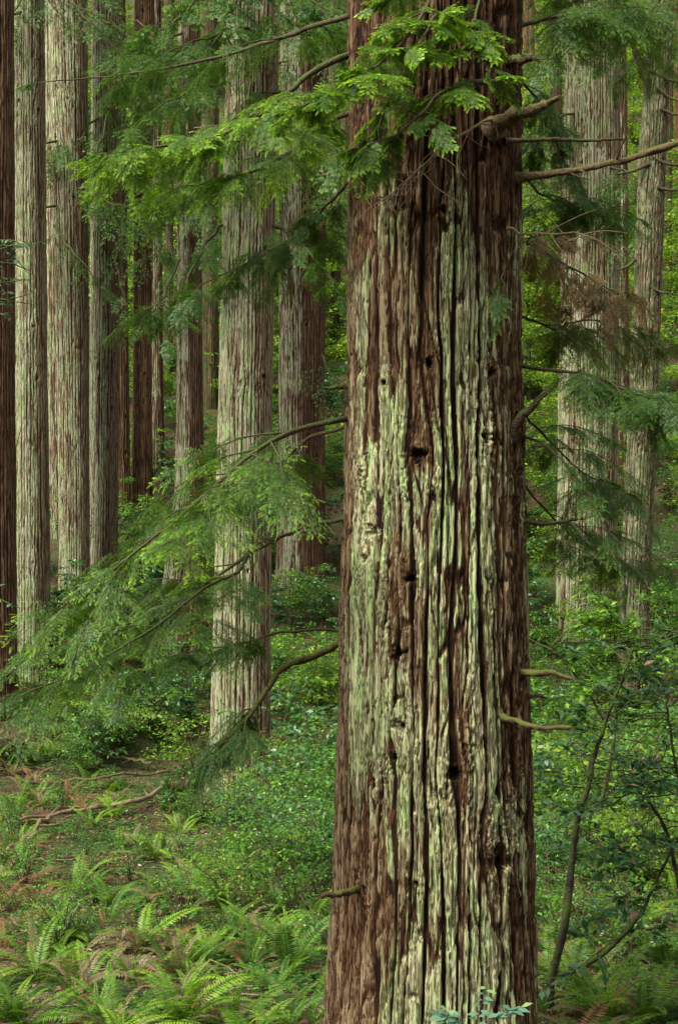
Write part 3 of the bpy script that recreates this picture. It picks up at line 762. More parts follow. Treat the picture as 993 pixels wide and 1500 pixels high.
rng = np.random.default_rng(91)
for k in range(48):
    ti = int(rng.choice([1, 2, 4, 6, 8, 8, 10, 10, 11, 11, 12, 12, 14]))
    ed, d = SPEC[ti][0], SPEC[ti][1]; t, o = rdwoods[ti]
    cxx = (ed[0][1] + ed[0][2]) / 2; hw = (ed[0][2] - ed[0][1]) / 2; py = rng.uniform(-90, 330) ** 1.0
    sg = rng.choice([-1, 1]); L = rng.uniform(40, 110)
    limb(t, o, [(cxx + sg * hw * .6, py - 20, d - .6), (cxx + sg * (hw + L * .4), py, d - 1.5 - rng.random()), (cxx + sg * (hw + L), py + rng.uniform(20, 90), d - 2 - 2 * rng.random())],
         .05, .012, 5, 1.4 * d / 50, 600 + k, t0=.1, fresh=rng.uniform(.05, .4), droop=rng.uniform(.5, 1.0), lod=2, need='needle_far', fork=5, fl=1.6, nf=4)

# ------------------------------------------------------------------ broadleaf trees and shrubs
def clump_leaves(mb, rng, C, R, n, L, flat=.4, fresh=.2, dryp=.0, nj=.55):
    m = len(C)
    k = rng.normal(0, 1, (m, n, 3)); k = unit(k) * rng.random((m, n, 1)) ** .45
    k[..., 2] *= flat
    p = (C[:, None] + k * np.asarray(R)[:, None, None]).reshape(-1, 3)
    out_ = unit(k.reshape(-1, 3) * np.array([1, 1, .3]) + rng.normal(0, .6, (m * n, 3)))
    out_[:, 2] = out_[:, 2] * .4 - .25
    d = unit(out_)
    nr_ = unit(np.array([0, 0, 1.]) + rng.normal(0, nj, (m * n, 3)))
    LL = L * rng.uniform(.6, 1.25, m * n)
    cv = np.repeat(rng.normal(.45, .18, m), n)
    var = np.clip(cv + rng.normal(0, .17, m * n), 0, 1)
    tip = np.clip((rng.random(m * n) < fresh) * rng.uniform(.2, 1, m * n), 0, 1)
    dry = (rng.random(m * n) < dryp) * 1.0
    mb.leaves(p, d, nr_, LL, LL * rng.uniform(.4, .58, m * n), .15, var=var, tip=tip, dry=dry)


def broad_tree(seed, h, cr, nc, nl, L, mat, fresh, tr=.1):
    rng = np.random.default_rng(seed)
    t = empty('broadleaf_tree', (0, 0, 0))
    w = MB(); f = MB()
    top = np.array([rng.normal(0, .4), rng.normal(0, .4), h])
    tk = curve([np.zeros(3) - [0, 0, .5], [rng.normal(0, .25), rng.normal(0, .25), h * .4], top], 20, .03, rng)
    w.tube(tk, np.linspace(tr, tr * .25, 20), 8, .2, seed)
    C = []; R = []
    for k in range(nc):
        t_ = .12 + .88 * (k + rng.random()) / nc
        base = tk[int(t_ * 19)]
        a = rng.uniform(0, TAU); rr = cr * (1.05 - .65 * t_ ** 1.5) * rng.uniform(.25, 1.)
        e = base + np.array([math.cos(a) * rr, math.sin(a) * rr, rr * rng.uniform(-.05, .45)])
        C.append(e); R.append(rng.uniform(.45, .95) * cr * .36)
        if k % 2 == 0:
            w.tube(curve([base, (base + e) / 2 + [0, 0, .12 * rr], e], 7), np.linspace(tr * .3, .012, 7), 4)
    clump_leaves(f, rng, np.array(C), np.array(R), nl, L, .42, fresh)
    w.build('trunk', M['sapling'], t, smooth=True); f.build('crown', M[mat], t)
    return t


def place(o, p, s, rz):
    o.location = tuple(float(v) for v in p); o.scale = (s, s, s); o.rotation_euler = (0, 0, rz)


rng = np.random.default_rng(21)
TP = [broad_tree(700 + k, 9 + k % 3, 3.2, 80, 130, .20, 'leaf_hill', .25, .14) for k in range(5)]
used = [False] * 5
n_t = 0
hs = []
for row, d in enumerate([58, 64, 71, 79, 88, 98, 110, 124, 140]):
    w = 1250 / F * d
    n = int(9 + row * .95)
    for k in range(n):
        dd = d + rng.uniform(-3, 3)
        x = (-.5 + (k + rng.uniform(.1, .9)) / n) * w
        if any(abs(x - o[0]) < 1.1 and abs(dd - o[1]) < 1.6 for _, o in rdwoods): dd += 3
        hs.append((x, dd, rng.uniform(.7, 1.25), rng.uniform(0, TAU)))
for (x, d, s, rz) in hs:
    if d < 74 and x / d < .0: continue
    k = int(rng.integers(5))
    t = TP[k] if not used[k] else copy_tree(TP[k])
    used[k] = True
    if d < 68: s *= .6
    place(t, (x, d, ground(x, d)), s, rz)
    tag(t, 'leafy light green tree on the slope behind the redwood trunks', 'tree', 'broadleaf trees on the far slope')


def shrub(seed, h, rad, nst, nc, nl, L, mat, fresh, dry=0, name='shrub', flat=.35, stemmat='twig'):
    rng = np.random.default_rng(seed)
    t = empty(name, (0, 0, 0)); w = MB(); f = MB(); C = []; R = []
    for k in range(nst):
        a = rng.uniform(0, TAU); q = rng.uniform(.2, 1) * rad; hh = h * rng.uniform(.55, 1)
        e = np.array([math.cos(a) * q, math.sin(a) * q, hh])
        c = curve([[0, 0, -.1], [e[0] * .35, e[1] * .35, hh * .55], e], 12, .015, rng)
        w.tube(c, np.linspace(.014, .004, 12), 5)
        for j in range(nc):
            i0 = rng.integers(4, 12); dv = np.array([*rng.normal(0, .45, 2), rng.normal(0, .1)]) * rad * .6
            C.append(c[i0] + dv); R.append(rng.uniform(.5, 1) * rad * .33)
            w.tube(np.stack([c[i0], c[i0] + dv * .5 + [0, 0, .03], c[i0] + dv]), np.array([.005, .004, .002]), 3)
    clump_leaves(f, rng, np.array(C), np.array(R), nl, L, flat, fresh, dry, .45)
    w.build('stems', M[stemmat], t, smooth=True); f.build('foliage', M[mat], t)
    return t


LB = ['leaf_bush', 'leaf_bush_dark', 'leaf_bush_yellow']
SH = [shrub(800 + k, [1.5, 2.1, 1.8][k], [1.1, .9, 1.3][k], [8, 6, 7][k], 5, [44, 26, 34][k], [.075, .13, .10][k], LB[k], .12) for k in range(3)]
SL = [shrub(810 + k, [2.4, 3.4, 2.8][k], [1.6, 1.2, 1.5][k], 8, 6, [44, 34, 46][k], [.12, .18, .15][k], LB[k], .2, name='bush') for k in range(3)]
SS = [shrub(820 + k, .75, .6, 7, 5, 26, .045, 'leaf_bush', .12, name='huckleberry_shrub') for k in range(3)]
protos_used = set()


def inst(pr):
    if pr.name not in protos_used:
        protos_used.add(pr.name); return pr
    return copy_tree(pr)


rng = np.random.default_rng(31)
# far slope undergrowth
for k in range(200):
    d = 47 + 55 * rng.random() ** 1.3; x = rng.uniform(-.32, .32) * d
    if any(abs(x - o[0]) < 1.3 and -2.5 < d - o[1] < .6 for _, o in rdwoods): continue
    o = inst(SL[rng.integers(3)]); place(o, (x, d, ground(x, d)), rng.uniform(.6, 1.1), rng.uniform(0, TAU))
    tag(o, 'green leafy bush growing on the slope among the far trunks', 'bush', 'bushes on the far slope')
for k in range(55):
    d = rng.uniform(57, 78); x = rng.uniform(-.2, .0) * d
    if any(abs(x - o[0]) < 1.0 and -3.5 < d - o[1] < .6 for _, o in rdwoods): continue
    o = inst(SL[rng.integers(3)]); place(o, (x, d, ground(x, d)), rng.uniform(.7, 1.3), rng.uniform(0, TAU))
    tag(o, 'green leafy bush growing on the slope among the far trunks', 'bush', 'bushes on the far slope')
# valley floor bushes behind the near ferns
for k in range(150):
    d = rng.uniform(27, 50); x = rng.uniform(-.33, .33) * d
    if any(abs(x - o[0]) < 1.1 and -5 < d - o[1] < .6 for _, o in rdwoods) and rng.random() < .85: continue
    right = x > 4.5
    if -.25 < x / d < -.1 and d < 39: continue
    if x / d < -.06 and d < 42 and rng.random() < .6: continue
    o = inst(SH[rng.integers(3)]); place(o, (x, d, ground(x, d)), rng.uniform(.5, 1.05) * (1.45 if right else .95), rng.uniform(0, TAU))
    tag(o, 'low green bush on the valley floor between the trunks', 'bush', 'bushes on the valley floor')
# bright leafy bank at the right
for k in range(34):
    d = rng.uniform(22, 36); x = rng.uniform(.128, .27) * d
    o = inst(SH[rng.integers(3)]); place(o, (x, d, ground(x, d)), rng.uniform(.8, 1.4) * (1.15 if d > 27 else .8), rng.uniform(0, TAU))
    tag(o, 'bright green broad leaved bush right of the near redwood', 'bush', 'bright bushes right of the near redwood')
# taller bushes between the trunks at centre and left
for k, (px, py, d, s_) in enumerate([(430, 1010, 31, 1.5), (470, 960, 33, 1.6), (490, 1060, 28, 1.3), (415, 930, 40, 1.5), (455, 880, 44, 1.7), (485, 820, 46, 1.7), (420, 1080, 29, 1.2), (470, 1120, 26, 1.1),
                                     (230, 1010, 41, 1.2), (150, 930, 47, 1.3), (90, 960, 44, 1.3), (270, 990, 43, 1.1), (110, 880, 52, 1.4), (200, 840, 56, 1.5), (245, 800, 58, 1.3), (300, 760, 60, 1.5), (110, 830, 51, 1.5), (210, 780, 58, 1.3)] + [(405 + 22 * q, 870, 52.5 + 1.3 * (q % 3), 1.15 + .15 * (q % 2)) for q in range(5)] + [(408 + 27 * q, 900, 47 + 1.2 * (q % 2), .95 + .15 * (q % 2)) for q in range(4)] + [(120 + 24 * q % 190, 1000, 38 + q % 7, 1.0 + .08 * (q % 4)) for q in range(12)] + [(335 + (37 * q) % 160, 1100, 21.5 + (q * 1.7) % 9, .72 + .1 * (q % 4)) for q in range(13)]):
    x = (px - CX) / F * d; o = inst((SL if d > 40 else SH)[(0, 1, 0, 1, 2)[k % 5]]); place(o, (x, d, ground(x, d)), s_ * (.62 if d > 40 else 1), rng.uniform(0, TAU))
    tag(o, 'fresh green bush filling the gap between two trunks left of the near redwood', 'bush', 'bushes between the trunks left of the near redwood')
# small leaved huckleberry in front and centre
HB = [(440, 1210, 1.5), (380, 1160, 1.4), (470, 1150, 1.7), (420, 1110, 1.5), (350, 1260, 1.0), (300, 1190, 1.1), (470, 1290, 1.1), (490, 1230, 1.3), (330, 1150, 1.2), (390, 1220, 1.2),
      (300, 1260, .8), (430, 1320, .9), (250, 1300, .7), (800, 1250, 1.2), (850, 1290, 1.0), (950, 1250, 1.2), (900, 1210, 1.3), (980, 1180, 1.4), (790, 1160, 1.4), (840, 1140, 1.4)] + [(float(rng.uniform(0, 490)), float(rng.uniform(1130, 1400)), float(rng.uniform(.5, 1.1))) for _ in range(16)] + [(float(rng.uniform(790, 993)), float(rng.uniform(1150, 1430)), float(rng.uniform(.5, 1.2))) for _ in range(24)]
for (px, py, s) in HB:
    p = hit(px, py + 25); s *= 1.15; o = inst(SS[rng.integers(3)]); place(o, p, s, rng.uniform(0, TAU))
    tag(o, 'small leaved bluish green huckleberry shrub among the ferns', 'shrub', 'huckleberry shrubs among the ferns')


# ------------------------------------------------------------------ ferns
def frond(seed, L, tilt, curl, wid, npair=32, fresh=0., dry=0.):
    rng = np.random.default_rng(seed)
    n = 26; s = np.linspace(0, 1, n)
    ang = math.radians(tilt) + math.radians(curl) * s ** 1.3          # from vertical
    dx = np.sin(ang); dz = np.cos(ang); st = L / (n - 1)
    c = np.stack([np.cumsum(dx) * st, .03 * L * np.sin(3 * s + seed) * s, np.cumsum(dz) * st], 1)
    c -= c[0]
    mb = MB(); mb.tube(c, np.linspace(.006, .0015, n), 3, var=.2, tip=fresh * .5, dry=dry)
    tt = np.linspace(.12, .985, npair); f = tt * (n - 1); i0 = np.minimum(f.astype(int), n - 2)
    p = c[i0] + (c[i0 + 1] - c[i0]) * (f - i0)[:, None]; T = unit(c[i0 + 1] - c[i0])
    prof = wid * np.clip(np.sin(np.pi * np.clip(tt * .86 + .17, 0, 1)) ** .8, .05, 1) * (1.02 - .35 * tt)
    for sg in (-1, 1):
        lat = np.array([0, sg * 1., 0]); nn = unit(np.cross(T, np.broadcast_to([0, 1., 0], T.shape))) * 1.0
        nn = np.where(nn[:, 2:3] < 0, -nn, nn)
        d = unit(lat + T * .38 + nn * rng.uniform(-.3, .05) + rng.normal(0, .07, T.shape))
        ll = prof * rng.uniform(.85, 1.1, npair)
        mb.leaves(p, d, unit(nn + rng.normal(0, .1, nn.shape)), ll, np.maximum(L * .88 / npair * .9, .006), .1,
                  var=np.clip(.4 + .25 * rng.normal(0, 1, npair), 0, 1), tip=np.clip(fresh * (.5 + .7 * tt) + rng.normal(0, .08, npair), 0, 1),
                  dry=np.clip(dry + (rng.random(npair) < .04) * .6, 0, 1))
    me = mb.build('frond', None).data
    return me


def drop(me, mat):
    me.materials.clear(); me.materials.append(mat)
    for o in [o for o in bpy.data.objects if o.data == me]: bpy.data.objects.remove(o)
    return me


FR = {}
for kind, (fresh, dry, mt) in {'green': (.25, .0, 'fern'), 'bright': (.6, 0, 'fern'), 'dark': (.0, .05, 'fern'), 'tan': (.0, .8, 'fern'), 'dead': (0, 0, 'dead_fern')}.items():
    FR[kind] = [drop(frond(900 + j, .95, [8, 18, 28, 40, 12][j], [85, 75, 85, 60, 100][j] + (25 if kind in ('tan', 'dead') else 0), .105 + .012 * j, fresh=fresh, dry=dry), M[mt]) for j in range(5)]


def fern(p, size, kinds, seed, nf=15, label=None, group=None, cat='fern', spread=1.0):
    rng = np.random.default_rng(seed)
    t = empty('fern', p, label, cat, group)
    t.rotation_euler = (0, 0, rng.uniform(0, TAU))
    for k in range(nf):
        kd = kinds[int(rng.integers(len(kinds)))]
        o = bpy.data.objects.new('frond', FR[kd][int(rng.integers(5))]); COL.objects.link(o); o.parent = t
        a = TAU * k / nf + rng.normal(0, .3); s = size * rng.uniform(.65, 1.1)
        o.rotation_euler = (rng.normal(0, .18), rng.normal(.05, .2) * spread, a); o.scale = (s, s * rng.uniform(.75, 1.15), s * rng.uniform(.75, 1.1))
        o.location = (math.cos(a) * .03, math.sin(a) * .03, 0)
        if k % 5 == 4 and size > .6:
            kd = 'dead' if rng.random() < .5 else 'tan'; o.data = FR[kd][int(rng.integers(5))]; o.rotation_euler[1] += .55
        if kd in ('tan', 'dead') and set(kinds) - {'tan', 'dead'}: o['label'] = 'withered tan frond'
    return t


G, B_, D_, T_, X_ = 'green', 'bright', 'dark', 'tan', 'dead'
FE = [
    (55, 1440, 1.05, [B_, G, G], 'bright green fern clump low at the left edge'),
    (110, 1470, 1.0, [T_, T_, G], 'tan and green withered fern beside the bright clump at left'),
    (30, 1515, 1.0, [T_, G, D_], 'bronze tinged fern in the bottom left corner'),
    (170, 1512, .95, [G, D_, T_], 'dull green fern at the bottom edge between two brighter ferns'),
    (268, 1512, 1.15, [B_, B_, G], 'fresh light green fern spreading at the bottom middle left'),
    (345, 1520, 1.0, [G, T_, G], 'green fern with tan fronds at the bottom edge left of the trunk'),
    (262, 1432, 1.0, [T_, T_, G, D_], 'large half withered tan fern above the fresh light green fern'),
    (205, 1392, 1.05, [B_, G, T_], 'arching bright fern with brown undersides at mid left'),
    (300, 1410, .8, [B_, G], 'upright light green young fern in the middle of the fern bank'),
    (385, 1410, 1.05, [D_, G, D_, T_], 'dark drooping sword fern a step left of the trunk foot'),
    (425, 1430, 1.2, [D_, G, D_], 'broad dark sword fern against the left side of the trunk foot'),
    (458, 1352, .8, [B_, B_], 'small yellow-green fern standing upright beside the near trunk'),
    (450, 1512, 1.05, [G, D_], 'bluish green fern at the bottom edge touching the near trunk'),
    (100, 1385, .9, [G, B_], 'mid green fern behind the bright clump at left'),
    (12, 1330, .9, [X_, X_], 'rust brown dead fern hanging at the left edge'),
    (60, 1330, .8, [X_, X_, T_], 'rust brown dead fern over bare ground, inward of the left edge'),
    (28, 1205, 1.1, [D_, G], 'dark fern below the crossed fallen branches at left edge'),
    (62, 1185, 1.1, [G, D_, T_], 'grey green fern drooping beside the fallen branch'),
    (100, 1175, 1.1, [X_, T_], 'brown withered fern behind the fallen branch'),
    (120, 1130, 1.15, [B_, G], 'arching light green fern at the foot of the mossy stump'),
    (70, 1110, 1.2, [G, G], 'pale green fern uphill of the fallen branches'),
    (225, 1262, .9, [B_, G], 'light green fern on the clover below the fallen branch'),
    (135, 1300, .75, [G, D_], 'small green fern alone in the clover patch'),
    (265, 1225, .9, [G, B_], 'green fern under the end of the fallen branch'),
    (330, 1240, .95, [B_, G, T_], 'bright fern in front of the pale redwood foot'),
    (385, 1300, .9, [G, T_], 'green fern with dry tips below the huckleberry'),
    (320, 1335, .9, [T_, G], 'tan fern on the leaf litter in the middle of the bank'),
    (240, 1330, .8, [T_, D_], 'dull fern between the clover and the tan fern'),
    (470, 950, 1.3, [G, B_], 'green fern seen just left of the near trunk, far down slope'),
    (280, 955, 1.3, [B_, G], 'light green fern at the widened foot of the brown redwood'),
    (885, 1512, 1.0, [G, B_], 'green fern at the bottom edge right of the mossy sapling'),
    (945, 1505, 1.15, [G, G, D_], 'large green fern in the bottom right corner'),
    (850, 1470, .9, [G, B_], 'light fern tucked behind the mossy sapling stem'),
    (805, 1400, .95, [B_, G], 'bright green fern hugging the right side of the near trunk'),
    (800, 1290, 1.0, [B_, G], 'yellow green fern beside the right flank of the near trunk'),
    (905, 1410, .85, [G, T_], 'fern below the low mossy side branch'),
    (965, 1420, .95, [G, D_], 'fern at the right edge above the corner fern'),
    (935, 1360, .9, [B_, G], 'small bright fern behind the fork of the mossy sapling'),
    (850, 1340, .9, [G, B_], 'green fern seen through the sapling branches'),
    (975, 1320, 1.0, [G, T_], 'dull fern half cut by the right edge'),
    (890, 1290, 1.0, [G, D_], 'green fern on brown litter behind the sapling'),
]
for k, (px, py, s, kd, lab) in enumerate(FE):
    fern(hit(px, py), s * 1.04, kd, 1000 + k, 16, lab, 'ferns of the understory')
rng = np.random.default_rng(41)
for k in range(150):
    d = 14 + 28 * rng.random() ** 1.3; x = rng.uniform(-.33, .33) * d
    if abs(x - .8) < 1.3 and d < 15: continue
    if -.02 < x / d < .13: continue
    fern((x, d, ground(x, d)), rng.uniform(.7, 1.15), [[G, B_], [G, D_], [G, T_, D_], [T_, X_]][rng.choice(4, p=[.25, .35, .27, .13])], 1200 + k, 10,
         'green sword fern of the fern bank', 'ferns of the understory')

for k in range(34):
    px, py = rng.uniform(0, 480), rng.uniform(1270, 1540); p = hit(px, py)
    fern(p, rng.uniform(.55, .9), [[G, B_], [B_, G, T_], [G, D_], [T_, X_, G]][rng.choice(4, p=[.2, .25, .25, .3])], 1500 + k, 11,
         'green sword fern of the fern bank', 'ferns of the understory')
for k in range(26):
    px, py = rng.uniform(0, 330), rng.uniform(1085, 1280)
    if 20 < px < 250 and 1150 < py < 1225: continue
    fern(hit(px, py), rng.uniform(.6, .95), [[G, D_], [D_, D_, T_], [G, T_, X_]][rng.choice(3)], 1700 + k, 11,
         'green sword fern of the fern bank', 'ferns of the understory')
for k in range(22):
    p = hit(rng.uniform(30, 330), rng.uniform(1120, 1300)); o = inst(SS[rng.integers(3)]); place(o, p, rng.uniform(.45, .8), rng.uniform(0, TAU))
    tag(o, 'small leaved bluish green huckleberry shrub among the ferns', 'shrub', 'huckleberry shrubs among the ferns')
for k, (px, py) in enumerate([(8, 1290), (30, 1365), (5, 1400), (45, 1300), (20, 1120), (50, 1150), (120, 1195), (310, 1010), (300, 1080), (290, 1060)]):
    fern(hit(px, py), rng.uniform(.75, 1.0), [X_, X_, T_], 1600 + k, 9, 'rust brown dead fern collapsed on the ground', 'dead rust brown ferns')

# ------------------------------------------------------------------ clover carpet and litter
rng = np.random.default_rng(51)


def scatter(n, y0, y1, dens):
    d = y0 + (y1 - y0) * rng.random(n * 2) ** 1.2; x = rng.uniform(-.36, .36, n * 2) * d
    k = rng.random(n * 2) < dens(x, d)
    return x[k][:n], d[k][:n]


ox = MB()
x, d = scatter(80000, 11, 48, lambda x, y: np.clip(.35 + 1.3 * gn(x * .45, y * .45, 88) + .4 * gn(x * 2, y * 2, 89), .02, 1) * .8)
z = ground(x, d) + rng.uniform(.02, .13, len(x))
a0 = rng.uniform(0, TAU, len(x)); cv = np.clip(rng.normal(.45, .25, len(x)), 0, 1); fr_ = (rng.random(len(x)) < .2) * rng.random(len(x)); sz = rng.uniform(.022, .045, len(x)) * (1 + (d - 12) / 40)
for k in range(3):
    a = a0 + TAU * k / 3
    dv = unit(np.stack([np.cos(a), np.sin(a), np.full(len(x), -.18)], 1))
    ox.leaves(np.stack([x, d, z], 1), dv, unit(np.array([0, 0, 1.]) + rng.normal(0, .2, (len(x), 3))), sz, sz * 1.05, .1, var=cv, tip=fr_)
tag(ox.build('clover_ground_cover', M['oxalis']), 'carpet of small green clover leaves over the forest floor', 'ground cover', kind='stuff')
lt = MB()
x, d = scatter(65000, 10, 75, lambda x, y: np.clip(.5 + .9 * gn(x * .35 + 9, y * .35, 93), .05, 1))
n = len(x); a = rng.uniform(0, TAU, n); L = rng.uniform(.04, .10, n) * (1 + np.clip(d - 14, 0, 60) / 60)
lt.leaves(np.stack([x, d, ground(x, d) + rng.uniform(.01, .05, n)], 1), unit(np.stack([np.cos(a), np.sin(a), rng.normal(0, .25, n)], 1)),
          unit(np.array([0, 0, 1.]) + rng.normal(0, .4, (n, 3))), L, L * .42, .3, var=rng.random(n), tip=(rng.random(n) < .10) * rng.random(n))
tag(lt.build('leaf_litter', M['litter']), 'scattered dry brown leaves on the forest floor', 'leaf litter', kind='stuff')

tw = MB(); x, d = scatter(1500, 11, 45, lambda x, y: np.clip(.5 + .8 * gn(x * .3 + 4, y * .3, 97), .05, 1))
for xx, dd in zip(x, d):
    a = rng.uniform(0, TAU); l = rng.uniform(.12, .55) * rng.uniform(.5, 1.4); v = np.array([math.cos(a), math.sin(a), rng.normal(0, .12)]) * l
    p = np.array([xx, dd, float(ground(xx, dd)) + rng.uniform(.02, .1)])
    tw.tube(np.stack([p, p + v * .5 + rng.normal(0, .03, 3), p + v]), rng.uniform(.004, .012), 4)
tag(tw.build('twig_litter', M['twig_pale']), 'thin dead twigs strewn over the forest floor', 'twigs', kind='stuff')

# ------------------------------------------------------------------ fallen wood and stumps
def ground_branch(pts, r0, r1, seed, mat, label, side=3, lift=.12):
    rng = np.random.default_rng(seed)
    w = [hit(px, py) for px, py in pts]
    w = [p + np.array([0, 0, lift + r0]) for p in w]
    c = curve(w, 26, .055, rng); o = w[0]
    e = empty('fallen_branch', o, label, 'branch', 'fallen branches at the left')
    mb = MB(); mb.tube(c, np.linspace(r0, r1, 26), 8, .4, seed)
    mb.build('stem', M[mat], e, o, True)
    for k in range(side):
        i0 = rng.integers(4, 24); dv = unit(unit(c[i0] - c[i0 - 1]) + rng.normal(0, .7, 3)); dv[2] = abs(dv[2]) * .4; L = rng.uniform(.3, .8)
        m2 = MB(); m2.tube(curve([c[i0], c[i0] + dv * L * .5 + rng.normal(0, .04, 3), c[i0] + dv * L], 8, .01, rng), np.linspace(r1 * .5, .004, 8), 5)
        m2.build('side_twig', M[mat], e, o, True)
    return e


ground_branch([(28, 1222), (90, 1212), (150, 1200), (205, 1190), (245, 1166)], .032, .060, 1, 'twig_pale', 'long pale peeled fallen branch sloping across the ferns at left', 4, .25)
ground_branch([(12, 1268), (40, 1245), (62, 1225), (78, 1212)], .035, .05, 2, 'twig_pale', 'short pale fallen branch crossing under the long peeled one', 2, .2)
ground_branch([(32, 1168), (90, 1168), (140, 1166), (190, 1156), (245, 1152)], .04, .03, 3, 'deadwood', 'thin brown fallen branch lying level above the pale peeled one', 3, .35)
ground_branch([(130, 1115), (165, 1125), (195, 1132), (222, 1140)], .05, .04, 4, 'deadwood', 'short brown fallen branch beside the mossy stump', 1, .3)


def stump(px, py, r, h, seed, mat, label):
    p = hit(px, py); t = empty('tree_stump', p, label, 'stump')
    th = np.linspace(0, TAU, 64, endpoint=False); s = np.linspace(0, 1, 26)
    TH, S = np.meshgrid(th, s)
    jag = .75 + .25 * gn(th * 1.6, th * 0 + .5, seed) + .12 * gn(th * 5, th * 0 + .2, seed + 1)
    R = r * (1.25 - .45 * S ** .6 + .5 * np.exp(-S * 8) * (1 + .5 * np.cos(4 * TH + seed))) * (1 + .2 * gn(TH * 1.5, S * 3, seed + 2) + .1 * gn(TH * 6, S * 5, seed + 3))
    Z = S * h * (1 + (jag[None] - .75) * S * 1.2)
    V = np.stack([R * np.cos(TH), R * np.sin(TH), Z - .15], -1).reshape(-1, 3)
    n, m = TH.shape; i = np.arange(n - 1)[:, None]; j = np.arange(m)[None]
    Q = np.stack([i * m + j, i * m + (j + 1) % m, (i + 1) * m + (j + 1) % m, (i + 1) * m + j], -1).reshape(-1, 4)
    V = np.concatenate([V, [[0, 0, h * .55]]]); k = (n - 1) * m
    T = np.stack([k + np.arange(m), k + (np.arange(m) + 1) % m, np.full(m, n * m)], -1)
    mk('body', V, Q, T, M[mat], {'h': np.full(len(V), .45), 'lich': np.zeros(len(V))}, True, t)
    rng = np.random.default_rng(seed); mb = MB()
    q = 1500; idx = rng.integers(0, n * m, q); pp = V[idx]
    o = unit(pp * np.array([1, 1, .2])); dv = unit(o + rng.normal(0, .5, (q, 3)) - [0, 0, .3])
    mb.leaves(pp, dv, unit(o + rng.normal(0, .4, (q, 3))), rng.uniform(.06, .14, q), .05, .1, var=rng.random(q) * .6, tip=0)
    mb.build('moss', M['needle_far'], t)
    return t


stump(195, 1095, .75, 1.5, 5, 'bark_moss', 'broad moss covered rotten stump under the hanging sprays at left')
stump(262, 1190, .35, .8, 6, 'bark_moss', 'small dark stump at the end of the fallen branch')
stump(10, 1120, .6, .7, 7, 'bark_brown', 'low reddish heap of rotten wood at the left edge')
stump(930, 1110, .55, 1.0, 8, 'bark_brown', 'dark rotten stump under dry twigs on the right')


# ------------------------------------------------------------------ tanoak sapling at right
def leafy_twig(w, f, rng, p, dv, L, n, leaf, fresh=.15, dry=.0, r=.006, flat=.3):
    c = curve([p, p + dv * L * .5 + rng.normal(0, .03 * L, 3), p + dv * L + rng.normal(0, .06 * L, 3)], 9)
    w.tube(c, np.linspace(r, .0018, 9), 4)
    q = rng.uniform(.15, 1, n); i0 = (q * 8).astype(int); base = c[i0]
    T = unit(c[np.minimum(i0 + 1, 8)] - c[np.maximum(i0 - 1, 0)])
    s = unit(np.cross(T, np.array([0, 0, 1.]))) * np.where(np.arange(n) % 2 == 0, 1, -1)[:, None]
    d = unit(T * .55 + s * .9 + rng.normal(0, .28, (n, 3)) - [0, 0, .12])
    ll = leaf * rng.uniform(.65, 1.15, n)
    f.leaves(base, d, unit(np.array([0, 0, 1.]) + rng.normal(0, flat, (n, 3))), ll, ll * rng.uniform(.34, .46, n), .16,
             var=np.clip(rng.normal(.45, .25, n), 0, 1), tip=(rng.random(n) < fresh) * rng.random(n), dry=(rng.random(n) < dry) * 1.)


def sapling(pts_list, radii, label, seed, ntw, leaf, mat, d0, origin, fresh=.15, dry=.0, name='sapling', tl=(.3, .8), tmin=.35, stemmat='sapling', nleaf=13):
    rng = np.random.default_rng(seed)
    t = empty(name, origin, label, 'sapling')
    w = MB(); f = MB(); stems = []
    for pts, (r0, r1) in zip(pts_list, radii):
        c = curve([P(*p) for p in pts], 34, .008, rng); stems.append(c)
        w.tube(c, np.linspace(r0, r1, 34), 8, .25, seed)
    for k in range(ntw):
        c = stems[int(rng.integers(len(stems)))]; i0 = rng.integers(int(34 * tmin), 33)
        dv = unit(rng.normal(0, 1, 3) * [1, .8, .3] + [0, 0, .1])
        L = rng.uniform(*tl)
        cc = curve([c[i0], c[i0] + dv * L * .6, c[i0] + dv * L + [0, 0, -.06]], 8, .012, rng)
        w.tube(cc, np.linspace(.009, .004, 8), 5)
        for j in range(4):
            dd = unit(dv + rng.normal(0, .7, 3) * [1, 1, .35]); leafy_twig(w, f, rng, cc[rng.integers(3, 8)], dd, rng.uniform(.18, .42), nleaf, leaf, fresh, dry)
    w.build('stem', M[stemmat], t, origin, True); f.build('foliage', M[mat], t, origin)
    return t


po = hit(804, 1488); dS = po[1]
sapling([[(804, 1492, dS), (808, 1430, dS), (830, 1340, dS - .1), (838, 1260, dS), (846, 1195, dS), (862, 1150, dS), (868, 1110, dS + .1)],
         [(812, 1428, dS), (850, 1418, dS - .1), (900, 1382, dS - .2), (940, 1335, dS - .2), (962, 1290, dS - .2), (985, 1240, dS - .3)],
         [(868, 1112, dS + .1), (885, 1060, dS + .1), (905, 1010, dS + .1), (928, 950, dS + .1)]],
        [(.05, .028), (.032, .014), (.026, .012)], 'crooked dark moss streaked sapling forking low, right of the near trunk', 5, 30, .15, 'leaf_glossy', dS, po, .1, .03, tmin=.4, tl=(.3, .75))
p2 = hit(1000, 1300, 12)
sapling([[(1010, 1400, 15.5), (985, 1250, 15.5), (960, 1190, 15.4), (930, 1160, 15.3), (890, 1180, 15.2)],
         [(1010, 1380, 15.6), (1000, 1180, 15.6), (985, 1100, 15.6), (975, 1030, 15.6)]], [(.03, .008), (.03, .01)],
        'dark glossy leaved sapling reaching in from the right edge', 6, 20, .11, 'leaf_glossy', 15.5, hit(1010, 1400), .12, .06)
